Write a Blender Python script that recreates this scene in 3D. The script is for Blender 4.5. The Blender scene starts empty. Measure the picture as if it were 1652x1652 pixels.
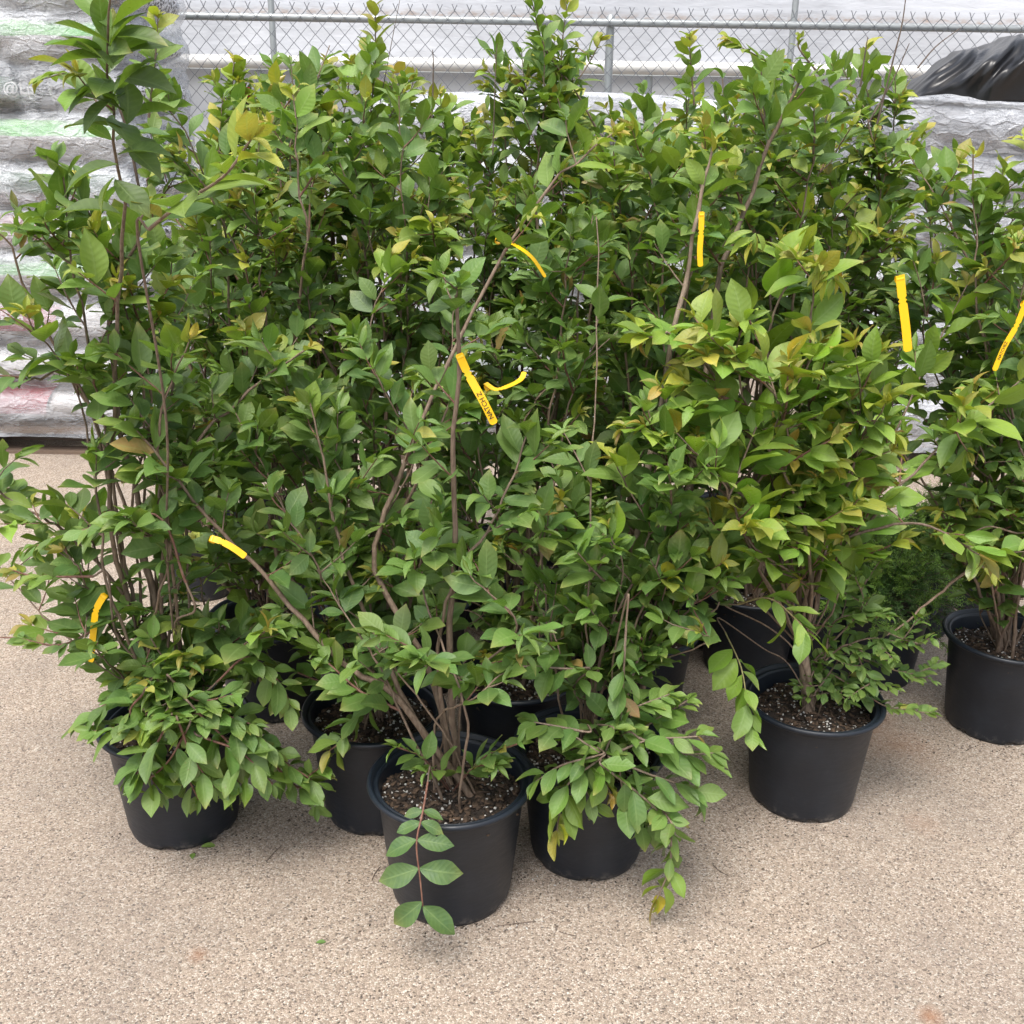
import bpy, math, random
import numpy as np
from mathutils import Vector, Matrix, noise as mnoise
S = bpy.context.scene
COL = S.collection
R = math.radians

# ---------------------------------------------------------------- camera, sky, sun, exposure
PITCH, ROLL, CAMH, W0 = R(20.0), R(0.9), 1.61, 1652.0
_r = np.array([1.0, 0, 0]); _u = np.array([0, math.sin(PITCH), math.cos(PITCH)]); F_ = np.array([0, math.cos(PITCH), -math.sin(PITCH)])
R_ = _r*math.cos(ROLL) + _u*math.sin(ROLL)
U_ = _u*math.cos(ROLL) - _r*math.sin(ROLL)
CP = np.array([0, 0, CAMH])
cam = bpy.data.cameras.new("camera"); camo = bpy.data.objects.new("camera", cam); COL.objects.link(camo)
cam.lens = 36; cam.sensor_width = 36; cam.clip_end = 500; cam.clip_start = 0.05
m = Matrix.Identity(4)
for i in range(3):
    m[i][0], m[i][1], m[i][2], m[i][3] = R_[i], U_[i], -F_[i], CP[i]
camo.matrix_world = m
S.camera = camo

world = bpy.data.worlds.new("World"); S.world = world; world.use_nodes = True
nt = world.node_tree; nt.nodes.clear()
out = nt.nodes.new("ShaderNodeOutputWorld"); bg = nt.nodes.new("ShaderNodeBackground")
sky = nt.nodes.new("ShaderNodeTexSky"); sky.sky_type = 'NISHITA'; sky.sun_disc = False
SUN_EL, SUN_AZ = R(66), R(205)          # azimuth measured from +Y clockwise
sky.sun_elevation = SUN_EL; sky.sun_rotation = SUN_AZ; sky.dust_density = 4.0; sky.air_density = 1.0
hs = nt.nodes.new("ShaderNodeHueSaturation"); hs.inputs['Saturation'].default_value = 0.45
nt.links.new(sky.outputs[0], hs.inputs['Color']); nt.links.new(hs.outputs[0], bg.inputs[0])
bg.inputs[1].default_value = 0.15
nt.links.new(bg.outputs[0], out.inputs[0])
sl = bpy.data.lights.new("sun", 'SUN'); sl.energy = 1.5; sl.angle = R(28); sl.color = (1.0, 0.965, 0.91)
so = bpy.data.objects.new("sun", sl); COL.objects.link(so)
sd = Vector((math.sin(SUN_AZ)*math.cos(SUN_EL), math.cos(SUN_AZ)*math.cos(SUN_EL), math.sin(SUN_EL)))
so.rotation_euler = sd.to_track_quat('Z', 'Y').to_euler()
S.view_settings.view_transform = 'Standard'; S.view_settings.look = 'None'
S.view_settings.exposure = 1.08; S.view_settings.gamma = 1.0
S.render.engine = 'CYCLES'
S.cycles.max_bounces = 8; S.cycles.transparent_max_bounces = 12

# ---------------------------------------------------------------- pixel <-> place
def ray(px, py):
    d = F_ + R_*((px-W0/2)/W0) - U_*((py-W0/2)/W0)
    return d
def atY(px, py, Y):
    d = ray(px, py); return CP + d*(Y/d[1])
def atZ(px, py, Z):
    d = ray(px, py); return CP + d*((Z-CAMH)/d[2])
def proj(P):
    v = np.asarray(P, float) - CP
    z = v @ F_
    return W0/2 + W0*(v @ R_)/z, W0/2 - W0*(v @ U_)/z

# ---------------------------------------------------------------- naming helpers
def tag(o, label=None, cat=None, group=None, kind=None):
    if label: o['label'] = label
    if cat: o['category'] = cat
    if group: o['group'] = group
    if kind: o['kind'] = kind
    return o
def empty(name, loc=(0, 0, 0), rz=0):
    o = bpy.data.objects.new(name, None); COL.objects.link(o); o.location = loc; o.rotation_euler = (0, 0, rz)
    o.empty_display_size = 0.1
    return o

class MB:
    """collects geometry as arrays; build() links it as one mesh object"""
    def __init__(s):
        s.v = []; s.f4 = []; s.mi = []; s.col = []; s.uv = []; s.n = 0; s.f3 = []; s.mi3 = []
    def add(s, V, Q, mi=0, col=(1, 1, 1), uv=None):
        V = np.asarray(V, float).reshape(-1, 3); Q = np.asarray(Q, int)
        s.v.append(V)
        if Q.shape[1] == 4: s.f4.append(Q + s.n); s.mi.append(np.full(len(Q), mi))
        else: s.f3.append(Q + s.n); s.mi3.append(np.full(len(Q), mi))
        c = np.asarray(col, float)
        if c.ndim == 1: c = np.tile(c, (len(V), 1))
        s.col.append(c)
        s.uv.append(np.zeros((len(V), 2)) if uv is None else np.asarray(uv, float))
        s.n += len(V)
    def tube(s, P, rad, sides=6, mi=0, col=(1, 1, 1), cap=True):
        P = np.asarray(P, float); n = len(P)
        rad = np.broadcast_to(np.asarray(rad, float), (n,))
        T = np.gradient(P, axis=0); T /= np.linalg.norm(T, axis=1)[:, None] + 1e-9
        a = np.array([0.0, 0, 1]) if abs(T[0][2]) < .9 else np.array([1.0, 0, 0])
        N = []
        x = np.cross(T[0], a); x /= np.linalg.norm(x)
        for i in range(n):
            x = x - T[i]*(x @ T[i]); x /= np.linalg.norm(x) + 1e-9; N.append(x)
        N = np.array(N); B = np.cross(T, N)
        ang = np.arange(sides)*2*math.pi/sides
        V = P[:, None, :] + rad[:, None, None]*(np.cos(ang)[None, :, None]*N[:, None, :] + np.sin(ang)[None, :, None]*B[:, None, :])
        i = np.arange(n-1)[:, None]; j = np.arange(sides)[None, :]; j2 = (j+1) % sides
        Q = np.stack([i*sides+j, i*sides+j2, (i+1)*sides+j2, (i+1)*sides+j], -1).reshape(-1, 4)
        V = V.reshape(-1, 3)
        L = np.concatenate([[0], np.cumsum(np.linalg.norm(np.diff(P, axis=0), axis=1))])
        uv = np.stack([np.tile(np.arange(sides)/sides, n), np.repeat(L, sides)], 1)
        s.add(V, Q, mi, col, uv)
        if cap:
            for k, e in ((0, 0), (n-1, 1)):
                V2 = np.vstack([V[k*sides:(k+1)*sides], P[k]])
                q = np.array([[a_, (a_+1) % sides, sides] for a_ in range(sides)])
                if not e: q = q[:, ::-1]
                s.add(V2, q, mi, col)
    def box(s, lo, hi, mi=0, col=(1, 1, 1)):
        x0, y0, z0 = lo; x1, y1, z1 = hi
        V = [(x0,y0,z0),(x1,y0,z0),(x1,y1,z0),(x0,y1,z0),(x0,y0,z1),(x1,y0,z1),(x1,y1,z1),(x0,y1,z1)]
        Q = [(0,3,2,1),(4,5,6,7),(0,1,5,4),(1,2,6,5),(2,3,7,6),(3,0,4,7)]
        s.add(V, Q, mi, col)
    def lathe(s, prof, seg=64, mi=0, col=(1, 1, 1), fn=None, center=(0, 0)):
        prof = np.asarray(prof, float); n = len(prof)
        th = np.arange(seg)*2*math.pi/seg
        r = prof[:, 0][:, None]*np.ones(seg)[None]; z = prof[:, 1][:, None]*np.ones(seg)[None]
        if fn is not None: r, z = fn(r, z, th[None, :])
        V = np.stack([center[0]+r*np.cos(th), center[1]+r*np.sin(th), z], -1).reshape(-1, 3)
        i = np.arange(n-1)[:, None]; j = np.arange(seg)[None, :]; j2 = (j+1) % seg
        Q = np.stack([i*seg+j, i*seg+j2, (i+1)*seg+j2, (i+1)*seg+j], -1).reshape(-1, 4)
        s.add(V, Q, mi, col)
    def grid(s, X, mi=0, col=(1, 1, 1), uv=None):
        X = np.asarray(X, float); a, b = X.shape[:2]
        i = np.arange(a-1)[:, None]; j = np.arange(b-1)[None, :]
        Q = np.stack([i*b+j, i*b+j+1, (i+1)*b+j+1, (i+1)*b+j], -1).reshape(-1, 4)
        if uv is None:
            uu, vv = np.meshgrid(np.linspace(0, 1, b), np.linspace(0, 1, a)); uv = np.stack([uu.ravel(), vv.ravel()], 1)
        s.add(X.reshape(-1, 3), Q, mi, col, uv)
    def build(s, name, mats, parent=None, smooth=True, loc=(0, 0, 0)):
        V = np.concatenate(s.v); C = np.concatenate(s.col); UV = np.concatenate(s.uv)
        F4 = np.concatenate(s.f4) if s.f4 else np.zeros((0, 4), int); F3 = np.concatenate(s.f3) if s.f3 else np.zeros((0, 3), int)
        me = bpy.data.meshes.new(name)
        me.vertices.add(len(V)); me.vertices.foreach_set("co", V.astype(np.float32).ravel())
        nl = F4.size + F3.size
        me.loops.add(nl); li = np.concatenate([F4.ravel(), F3.ravel()]).astype(np.int32)
        me.loops.foreach_set("vertex_index", li)
        st = np.concatenate([np.arange(len(F4))*4, F4.size + np.arange(len(F3))*3]).astype(np.int32)
        me.polygons.add(len(F4)+len(F3)); me.polygons.foreach_set("loop_start", st)
        mi = np.concatenate(([np.concatenate(s.mi)] if s.mi else []) + ([np.concatenate(s.mi3)] if s.mi3 else [])).astype(np.int32)
        me.polygons.foreach_set("material_index", mi)
        me.polygons.foreach_set("use_smooth", np.full(len(st), smooth))
        me.update(calc_edges=True); me.validate()
        ul = me.uv_layers.new(name="UVMap"); ul.data.foreach_set("uv", UV[li].astype(np.float32).ravel())
        ca = me.color_attributes.new("col", 'FLOAT_COLOR', 'POINT')
        C4 = np.concatenate([C, np.ones((len(C), 1))], 1).astype(np.float32); ca.data.foreach_set("color", C4.ravel())
        for mt in (mats if isinstance(mats, (list, tuple)) else [mats]): me.materials.append(mt)
        o = bpy.data.objects.new(name, me); COL.objects.link(o); o.location = loc
        if parent: o.parent = parent
        return o

# ---------------------------------------------------------------- materials
class NT:
    def __init__(s, name):
        s.m = bpy.data.materials.new(name); s.m.use_nodes = True; s.t = s.m.node_tree; s.t.nodes.clear()
        s.out = s.n("ShaderNodeOutputMaterial"); s.bsdf = s.n("ShaderNodeBsdfPrincipled"); s.l(s.bsdf.outputs[0], s.out.inputs[0])
    def n(s, t, **k):
        x = s.t.nodes.new(t)
        for a, b in k.items(): setattr(x, a, b)
        return x
    def l(s, a, b): s.t.links.new(a, b)
    def set(s, node, **k):
        for a, b in k.items():
            inp = node.inputs[a.replace('_', ' ')]
            if hasattr(b, 'links') or isinstance(b, bpy.types.NodeSocket): s.l(b, inp)
            else: inp.default_value = b
        return node
    def coord(s, which='Object', scale=None):
        c = s.n("ShaderNodeTexCoord").outputs[which]
        if scale:
            mp = s.n("ShaderNodeMapping"); mp.inputs['Scale'].default_value = scale; s.l(c, mp.inputs[0]); return mp.outputs[0]
        return c
    def noise(s, co, scale, detail=3, rough=.5, dist=0, out=0):
        x = s.n("ShaderNodeTexNoise"); s.l(co, x.inputs['Vector']); x.inputs['Scale'].default_value = scale
        x.inputs['Detail'].default_value = detail; x.inputs['Roughness'].default_value = rough; x.inputs['Distortion'].default_value = dist
        return x.outputs[out]
    def voro(s, co, scale, feature='F1', out='Distance', rnd=1.0):
        x = s.n("ShaderNodeTexVoronoi"); x.feature = feature; s.l(co, x.inputs['Vector']); x.inputs['Scale'].default_value = scale
        x.inputs['Randomness'].default_value = rnd
        return x.outputs[out]
    def ramp(s, fac, stops, interp='LINEAR'):
        r = s.n("ShaderNodeValToRGB"); s.l(fac, r.inputs[0]); cr = r.color_ramp; cr.interpolation = interp
        while len(cr.elements) > len(stops): cr.elements.remove(cr.elements[-1])
        while len(cr.elements) < len(stops): cr.elements.new(1)
        for e, (p, c) in zip(cr.elements, stops):
            e.position = p; e.color = (*c, 1) if len(c) == 3 else c
        return r.outputs[0]
    def mix(s, fac, a, b, mode='MIX'):
        x = s.n("ShaderNodeMix"); x.data_type = 'RGBA'; x.blend_type = mode
        for v, i in ((fac, 0), (a, 6), (b, 7)):
            if isinstance(v, bpy.types.NodeSocket): s.l(v, x.inputs[i])
            elif i: x.inputs[i].default_value = (*v, 1) if len(v) == 3 else v
            else: x.inputs[i].default_value = v
        return x.outputs[2]
    def math(s, op, a, b=None, c=None, clamp=False):
        x = s.n("ShaderNodeMath"); x.operation = op; x.use_clamp = clamp
        for i, v in enumerate((a, b, c)):
            if v is None: continue
            if isinstance(v, bpy.types.NodeSocket): s.l(v, x.inputs[i])
            else: x.inputs[i].default_value = v
        return x.outputs[0]
    def bump(s, h, strength=.5, dist=.01, normal=None):
        b = s.n("ShaderNodeBump"); s.l(h, b.inputs['Height']); b.inputs['Strength'].default_value = strength; b.inputs['Distance'].default_value = dist
        if normal is not None: s.l(normal, b.inputs['Normal'])
        return b.outputs[0]
    def base(s, col, rough=.5, normal=None, **k):
        b = s.bsdf
        if isinstance(col, bpy.types.NodeSocket): s.l(col, b.inputs['Base Color'])
        else: b.inputs['Base Color'].default_value = (*col, 1)
        if isinstance(rough, bpy.types.NodeSocket): s.l(rough, b.inputs['Roughness'])
        else: b.inputs['Roughness'].default_value = rough
        if normal is not None: s.l(normal, b.inputs['Normal'])
        for a, v in k.items():
            inp = b.inputs[a.replace('_', ' ')]
            if isinstance(v, bpy.types.NodeSocket): s.l(v, inp)
            else: inp.default_value = v
        return s.m

def mat_leaf():
    t = NT("leaf")
    at = t.n("ShaderNodeAttribute"); at.attribute_name = "col"
    uv = t.n("ShaderNodeUVMap"); sx = t.n("ShaderNodeSeparateXYZ"); t.l(uv.outputs[0], sx.inputs[0])
    u = t.math('ABSOLUTE', sx.outputs[0]); v = sx.outputs[1]
    midrib = t.math('SUBTRACT', 1.0, t.math('DIVIDE', u, 0.11), clamp=True)
    ph = t.math('MULTIPLY', t.math('SUBTRACT', v, t.math('MULTIPLY', u, 0.17)), 52.0)
    sv = t.math('POWER', t.math('ADD', t.math('MULTIPLY', t.math('SINE', ph), .5), .5), 6.0)
    veins = t.math('MAXIMUM', midrib, t.math('MULTIPLY', sv, 0.22))
    co = t.coord('Object')
    blotch = t.noise(co, 60, 2)
    c0 = t.mix(t.math('MULTIPLY', t.math('SUBTRACT', blotch, .35, clamp=True), .9), at.outputs['Color'], (0.16, 0.24, 0.05))
    lightc = t.mix(.6, at.outputs['Color'], (0.30, 0.40, 0.14))
    c1 = t.mix(t.math('MULTIPLY', veins, .58), c0, lightc)
    geo = t.n("ShaderNodeNewGeometry")
    back = t.mix(.25, c1, (0.16, 0.26, 0.08))
    c2 = t.mix(geo.outputs['Backfacing'], c1, back)
    h = t.math('ADD', t.math('MULTIPLY', t.math('SINE', ph), -.35), t.math('MULTIPLY', midrib, -1.0))
    nb = t.bump(h, .32, .0012)
    rg = t.math('ADD', t.math('MULTIPLY', geo.outputs['Backfacing'], .25), t.math('ADD', .20, t.math('MULTIPLY', blotch, .24)))
    sp_ = t.math('MULTIPLY', t.ramp(t.voro(co, 95), [(.10, (1, 1, 1)), (.16, (0, 0, 0))]), t.ramp(t.noise(co, 8, 1), [(.60, (0, 0, 0)), (.64, (1, 1, 1))]))
    c2 = t.mix(t.math('MULTIPLY', sp_, .8), c2, (.14, .08, .03))
    t.base(c2, rg, nb, Specular_IOR_Level=.6, Coat_Weight=t.math('MULTIPLY', t.math('SUBTRACT', 1.0, geo.outputs['Backfacing']), .30), Coat_Roughness=.22)
    tr = t.n("ShaderNodeBsdfTranslucent"); t.l(t.mix(.55, c1, (0.30, 0.50, 0.03)), tr.inputs[0])
    ms = t.n("ShaderNodeMixShader"); ms.inputs[0].default_value = .28
    t.l(t.bsdf.outputs[0], ms.inputs[1]); t.l(tr.outputs[0], ms.inputs[2]); t.l(ms.outputs[0], t.out.inputs[0])
    return t.m
def mat_bark():
    t = NT("bark"); at = t.n("ShaderNodeAttribute"); at.attribute_name = "col"
    co = t.coord('Object', (1, 1, .22)); n1 = t.noise(co, 160, 4, .6); n2 = t.noise(t.coord('Object'), 25, 3)
    c = t.mix(t.ramp(n1, [(.35, (0, 0, 0)), (.7, (1, 1, 1))]), t.mix(1, at.outputs['Color'], (.55, .5, .5), 'MULTIPLY'), t.mix(.25, at.outputs['Color'], (.42, .33, .25)))
    c = t.mix(t.math('MULTIPLY', n2, .35), c, (.13, .095, .07))
    return t.base(c, .75, t.bump(n1, .6, .003))
def mat_pot():
    t = NT("black_plastic"); co = t.coord('Object')
    n = t.noise(co, 9, 5, .65); sc = t.noise(t.coord('Object', (1, 1, 6)), 30, 3, .7)
    c = t.mix(t.ramp(n, [(.45, (0, 0, 0)), (.8, (1, 1, 1))]), (.0048, .0085, .0150), (.012, .018, .028))
    sx = t.n("ShaderNodeSeparateXYZ"); t.l(co, sx.inputs[0])
    low = t.math('SUBTRACT', 1.0, t.math('DIVIDE', sx.outputs[2], .035), clamp=True)
    dn = t.ramp(t.noise(co, 45, 4, .7), [(.52, (0, 0, 0)), (.66, (1, 1, 1))])
    c = t.mix(t.math('MULTIPLY', t.math('MULTIPLY', low, dn), .8), c, (.13, .12, .11))
    dust = t.ramp(t.noise(t.coord('Object', (1, 1, .5)), 38, 5, .75), [(.60, (0, 0, 0)), (.74, (1, 1, 1))])
    c = t.mix(t.math('MULTIPLY', dust, .40), c, (.045, .045, .045))
    r = t.math('ADD', .34, t.math('MULTIPLY', sc, .25))
    return t.base(c, r, t.bump(t.math('ADD', n, t.math('MULTIPLY', sc, .3)), .25, .004))
def mat_col(name, rough=.9, bump=0.4, sc=300, dist=.002):
    t = NT(name); at = t.n("ShaderNodeAttribute"); at.attribute_name = "col"
    n = t.noise(t.coord('Object'), sc, 3)
    return t.base(t.mix(.35, at.outputs['Color'], t.mix(n, (0, 0, 0), at.outputs['Color'])), rough, t.bump(n, bump, dist))
def mat_soil():
    t = NT("soil"); co = t.coord('Object')
    n = t.noise(co, 110, 5, .7); v = t.voro(co, 170, out='Color'); vb = t.n("ShaderNodeRGBToBW"); t.l(v, vb.inputs[0])
    c = t.mix(n, (.008, .006, .005), (.06, .042, .03))
    c = t.mix(t.ramp(vb.outputs[0], [(.86, (0, 0, 0)), (.9, (.8, .8, .8))]), c, (.55, .53, .5))
    return t.base(c, .95, t.bump(n, 1, .012))
def mat_ground():
    t = NT("exposed_aggregate"); co = t.coord('Object')
    wob = t.noise(co, 330, 2, out=1)
    mv = t.n("ShaderNodeVectorMath"); mv.operation = 'MULTIPLY_ADD'; t.l(wob, mv.inputs[0]); mv.inputs[1].default_value = (.0026, .0026, .0026); t.l(co, mv.inputs[2])
    wc = mv.outputs[0]
    vn = t.n("ShaderNodeTexVoronoi"); t.l(wc, vn.inputs['Vector']); vn.inputs['Scale'].default_value = 270
    ve = t.voro(wc, 270, 'DISTANCE_TO_EDGE')
    v2 = t.n("ShaderNodeTexVoronoi"); t.l(wc, v2.inputs['Vector']); v2.inputs['Scale'].default_value = 85
    sp = t.n("ShaderNodeSeparateColor"); t.l(vn.outputs['Color'], sp.inputs[0])
    c = t.ramp(sp.outputs[0], [(0, (.11, .09, .075)), (.07, (.27, .21, .165)), (.18, (.41, .325, .25)), (.5, (.54, .43, .335)), (.78, (.65, .53, .42)), (.93, (.77, .69, .59))])
    edge = t.ramp(ve, [(0, (1, 1, 1)), (.16, (0, 0, 0))])
    c = t.mix(t.math('MULTIPLY', edge, .6), c, (.20, .155, .12))
    # scattered larger dark stones
    sp2 = t.n("ShaderNodeSeparateColor"); t.l(v2.outputs['Color'], sp2.inputs[0])
    dk = t.math('MULTIPLY', t.ramp(sp2.outputs[0], [(.93, (0, 0, 0)), (.94, (1, 1, 1))]), t.ramp(v2.outputs['Distance'], [(.25, (1, 1, 1)), (.36, (0, 0, 0))]))
    c = t.mix(t.math('MULTIPLY', dk, .75), c, (.11, .09, .08))
    # worn and dirty areas
    big = t.noise(co, 1.4, 5, .6); med = t.noise(co, 7, 4, .6)
    c = t.mix(t.math('MULTIPLY', t.ramp(big, [(.45, (0, 0, 0)), (.62, (1, 1, 1))]), .28), c, (.27, .23, .20))
    c = t.mix(t.math('MULTIPLY', t.ramp(med, [(.5, (0, 0, 0)), (.75, (1, 1, 1))]), .22), c, (.24, .20, .17))
    # rust coloured stains
    def spot(x, y, r, amt, c):
        d = t.n("ShaderNodeVectorMath"); d.operation = 'DISTANCE'; t.l(co, d.inputs[0]); d.inputs[1].default_value = (x, y, 0)
        f = t.math('SUBTRACT', 1.0, t.math('DIVIDE', t.math('ADD', d.outputs['Value'], t.math('MULTIPLY', t.math('SUBTRACT', med, .5), r*1.6)), r), clamp=True)
        return t.mix(t.math('MULTIPLY', f, amt), c, (.36, .17, .085))
    for px, py, r, a in ((1440, 1200, .15, .38), (1400, 1160, .10, .28), (1490, 1330, .06, .2), (1500, 1640, .035, .8), (320, 1540, .03, .6), (1340, 1190, .05, .5)):
        p = atZ(px, py, 0); c = spot(p[0], p[1], r, a, c)
    h = t.math('ADD', t.math('MULTIPLY', t.ramp(ve, [(0, (0, 0, 0)), (.25, (1, 1, 1))]), 1.0), t.math('MULTIPLY', sp.outputs[1], .7))
    return t.base(c, .82, t.bump(h, .8, .003), Specular_IOR_Level=.3)
def mvec(t, co, amt=.10, sc=14):
    a = t.noise(co, sc, 4, .7, out=1); m_ = t.n('ShaderNodeVectorMath', operation='MULTIPLY_ADD'); t.l(a, m_.inputs[0]); m_.inputs[1].default_value = (amt,)*3; t.l(co, m_.inputs[2]); return m_.outputs[0]
def mat_film(name, lo=.25, hi=.9, tint=(.82, .84, .88)):
    t = NT(name); co = t.coord('Object'); st = t.coord('Object', (1, 1, 2.6)); c0_ = t.coord('Object', (1.2, 1.2, 2.2)); dn_ = t.noise(co, 9, 4, .7, out=1); mv_ = t.n('ShaderNodeVectorMath', operation='MULTIPLY_ADD'); t.l(dn_, mv_.inputs[0]); mv_.inputs[1].default_value = (.16, .16, .16); t.l(c0_, mv_.inputs[2]); st2 = mv_.outputs[0]
    a = t.noise(st, 5, 5, .62, .8); b = t.noise(co, 3.0, 3, .5); w = t.voro(st2, 42, 'DISTANCE_TO_EDGE')
    c = t.noise(t.coord('Object', (1, 1, 9)), 18, 3, .6, .5)
    web = t.math('MULTIPLY', t.ramp(w, [(0, (1, 1, 1)), (.05, (0, 0, 0))]), t.ramp(b, [(.5, (0, 0, 0)), (.62, (1, 1, 1))]))
    f = t.math('ADD', t.math('ADD', t.math('MULTIPLY', a, .55), t.math('MULTIPLY', b, .35)), t.math('ADD', t.math('MULTIPLY', c, .25), t.math('MULTIPLY', web, .5)))
    op = t.ramp(f, [(.42, (lo,)*3), (.80, (hi,)*3)])
    crk = t.voro(mvec(t, t.coord('Object', (1, 1, 1.5)), .12, 6), 11, 'DISTANCE_TO_EDGE'); fin = t.noise(t.coord('Object', (1, 1, 2)), 55, 4, .7, .6)
    t.base(tint, .26, t.bump(t.math('ADD', t.math('ADD', a, t.math('MULTIPLY', fin, .25)), t.math('MULTIPLY', t.ramp(crk, [(0, (1, 1, 1)), (.12, (0, 0, 0))]), .25)), .8, .025))
    tr = t.n("ShaderNodeBsdfTransparent"); ms = t.n("ShaderNodeMixShader")
    t.l(op, ms.inputs[0]); t.l(tr.outputs[0], ms.inputs[1]); t.l(t.bsdf.outputs[0], ms.inputs[2]); t.l(ms.outputs[0], t.out.inputs[0])
    return t.m
def mat_bag(kind):
    t = NT("printed_bag_" + kind); co = t.coord('Object'); sx = t.n("ShaderNodeSeparateXYZ"); t.l(co, sx.inputs[0])
    wz = t.math('ADD', sx.outputs[2], t.math('MULTIPLY', t.math('SUBTRACT', t.noise(co, 4, 2), .5), .03))
    n = t.noise(t.coord('Object', (1, 1, 1.6)), 60, 5, .7); fine = t.ramp(n, [(.35, (.06, .04, .03)), (.65, (.34, .26, .20))])
    z = t.math('DIVIDE', t.math('ADD', wz, .11), .22, clamp=True)
    G = {'green': [(0, (.30, .26, .24)), (.42, (.42, .40, .39)), (.55, (.20, .50, .16)), (.80, (.34, .62, .28)), (.9, (.7, .72, .7))],
         'maroon': [(0, (.32, .27, .24)), (.30, (.55, .53, .52)), (.86, (.72, .72, .73)), (.9, (.7, .7, .72))],
         'forest': [(0, (.34, .30, .28)), (.25, (.10, .17, .12)), (.78, (.55, .57, .58)), (.9, (.7, .7, .72))],
         'dark': [(0, (.08, .08, .09)), (.5, (.14, .14, .15)), (.9, (.3, .3, .32))]}[kind]
    c = t.ramp(z, G, 'CONSTANT')
    low = t.math('SUBTRACT', 1.0, t.math('MULTIPLY', t.math('SUBTRACT', z, .3 if kind != 'green' else .42), 9), clamp=True)
    c = t.mix(t.math('MULTIPLY', low, .85), c, fine)
    gs = t.n("ShaderNodeSeparateXYZ"); t.l(t.coord('Generated'), gs.inputs[0])
    e_ = t.ramp(t.math('ADD', t.math('ABSOLUTE', t.math('SUBTRACT', gs.outputs[0], .5)), t.math('MULTIPLY', t.math('SUBTRACT', t.noise(co, 7, 3), .5), .16)), [(.36, (0, 0, 0)), (.42, (1, 1, 1))])
    net = t.voro(mvec(t, co), 34, 'DISTANCE_TO_EDGE'); netc = t.ramp(net, [(0, (.85, .86, .88)), (.10, (.5, .5, .52)), (.22, (.03, .028, .027))])
    c = t.mix(e_, c, netc)
    wr = t.noise(t.coord('Object', (1, 1, 3)), 14, 4, .6, 1.0)
    return t.base(c, .38, t.bump(wr, .8, .02))
def mat_plain(name, col, rough=.5, metallic=0, nscale=20, namt=.3, bump=0, bdist=.002, dark=.6):
    t = NT(name); n = t.noise(t.coord('Object'), nscale, 4, .6)
    c = t.mix(t.math('MULTIPLY', n, namt), col, tuple(x*dark for x in col))
    return t.base(c, rough, t.bump(n, bump, bdist) if bump else None, Metallic=metallic)
def mat_poly():
    t = NT("greenhouse_film"); co = t.coord('Object'); sx = t.n("ShaderNodeSeparateXYZ"); t.l(co, sx.inputs[0])
    n = t.noise(t.coord('Object', (.7, 1, .7)), 1.2, 4, .6, .6); fine = t.noise(t.coord('Object', (.2, 1, 1)), 12, 4, .65)
    c = t.mix(t.ramp(n, [(.35, (0, 0, 0)), (.7, (1, 1, 1))]), (.43, .44, .465), (.54, .55, .575))
    # dirt line along the splice
    wav = t.math('MULTIPLY', t.math('SUBTRACT', t.noise(t.coord('Object', (1, 1, 0)), 1.1, 3), .5), .10)
    d = t.math('ABSOLUTE', t.math('SUBTRACT', t.math('ADD', sx.outputs[2], wav), 2.43))
    line = t.math('SUBTRACT', 1.0, t.math('DIVIDE', d, .045), clamp=True)
    dirt = t.math('MULTIPLY', line, t.ramp(t.noise(t.coord('Object', (1, 1, 2.5)), 11, 5, .75), [(.42, (0, 0, 0)), (.62, (1, 1, 1))]))
    c = t.mix(t.math('MULTIPLY', dirt, .8), c, (.30, .21, .15))
    above = t.ramp(t.math('SUBTRACT', sx.outputs[2], 1.95), [(.5, (0, 0, 0)), (.53, (1, 1, 1))])
    c = t.mix(t.math('MULTIPLY', above, .5), c, (.55, .57, .61))
    return t.base(c, .42, t.bump(t.math('ADD', n, t.math('MULTIPLY', fine, .25)), .6, .05))

M_leaf, M_bark, M_pot, M_soil, M_chip = mat_leaf(), mat_bark(), mat_pot(), mat_soil(), mat_col("chips")
M_ground = mat_ground()
M_film = mat_film("stretch_film", .14, .80, (.66, .68, .71)); M_film_thin = mat_film("stretch_film_thin", .22, .85, (.62, .64, .68))
M_steel = mat_plain("galvanised_steel", (.36, .38, .38), .45, .55, 30, .4)
M_wire = mat_plain("galvanised_wire", (.20, .21, .225), .55, .3)
M_poly = mat_poly()
M_curtain = mat_plain("grey_curtain_film", (.55, .56, .575), .45, 0, 2.5, .5, .5, .05)
M_pipe = mat_plain("white_roll_pipe", (.62, .61, .58), .4, 0, 3, .3)
M_wood = mat_plain("pallet_wood", (.20, .14, .10), .8, 0, 40, .8, .5, .004, .35)
M_yellow = mat_plain("yellow_tag_plastic", (.85, .50, .006), .38, 0, 40, .35, dark=.7)
M_ink = mat_plain("black_ink", (.015, .013, .01), .6)
M_maroon = mat_plain("maroon_print", (.30, .045, .06), .4, 0, 12, .5)
M_white = mat_plain("white_print", (.78, .78, .78), .4)
BAG = {k: mat_bag(k) for k in ('green', 'maroon', 'forest', 'dark')}

# ---------------------------------------------------------------- ground
g = MB(); g.grid(np.array([[(x, y, 0) for x in (-40, 40)] for y in (-20, 60)], float))
tag(g.build("ground", M_ground), kind="structure")

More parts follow.
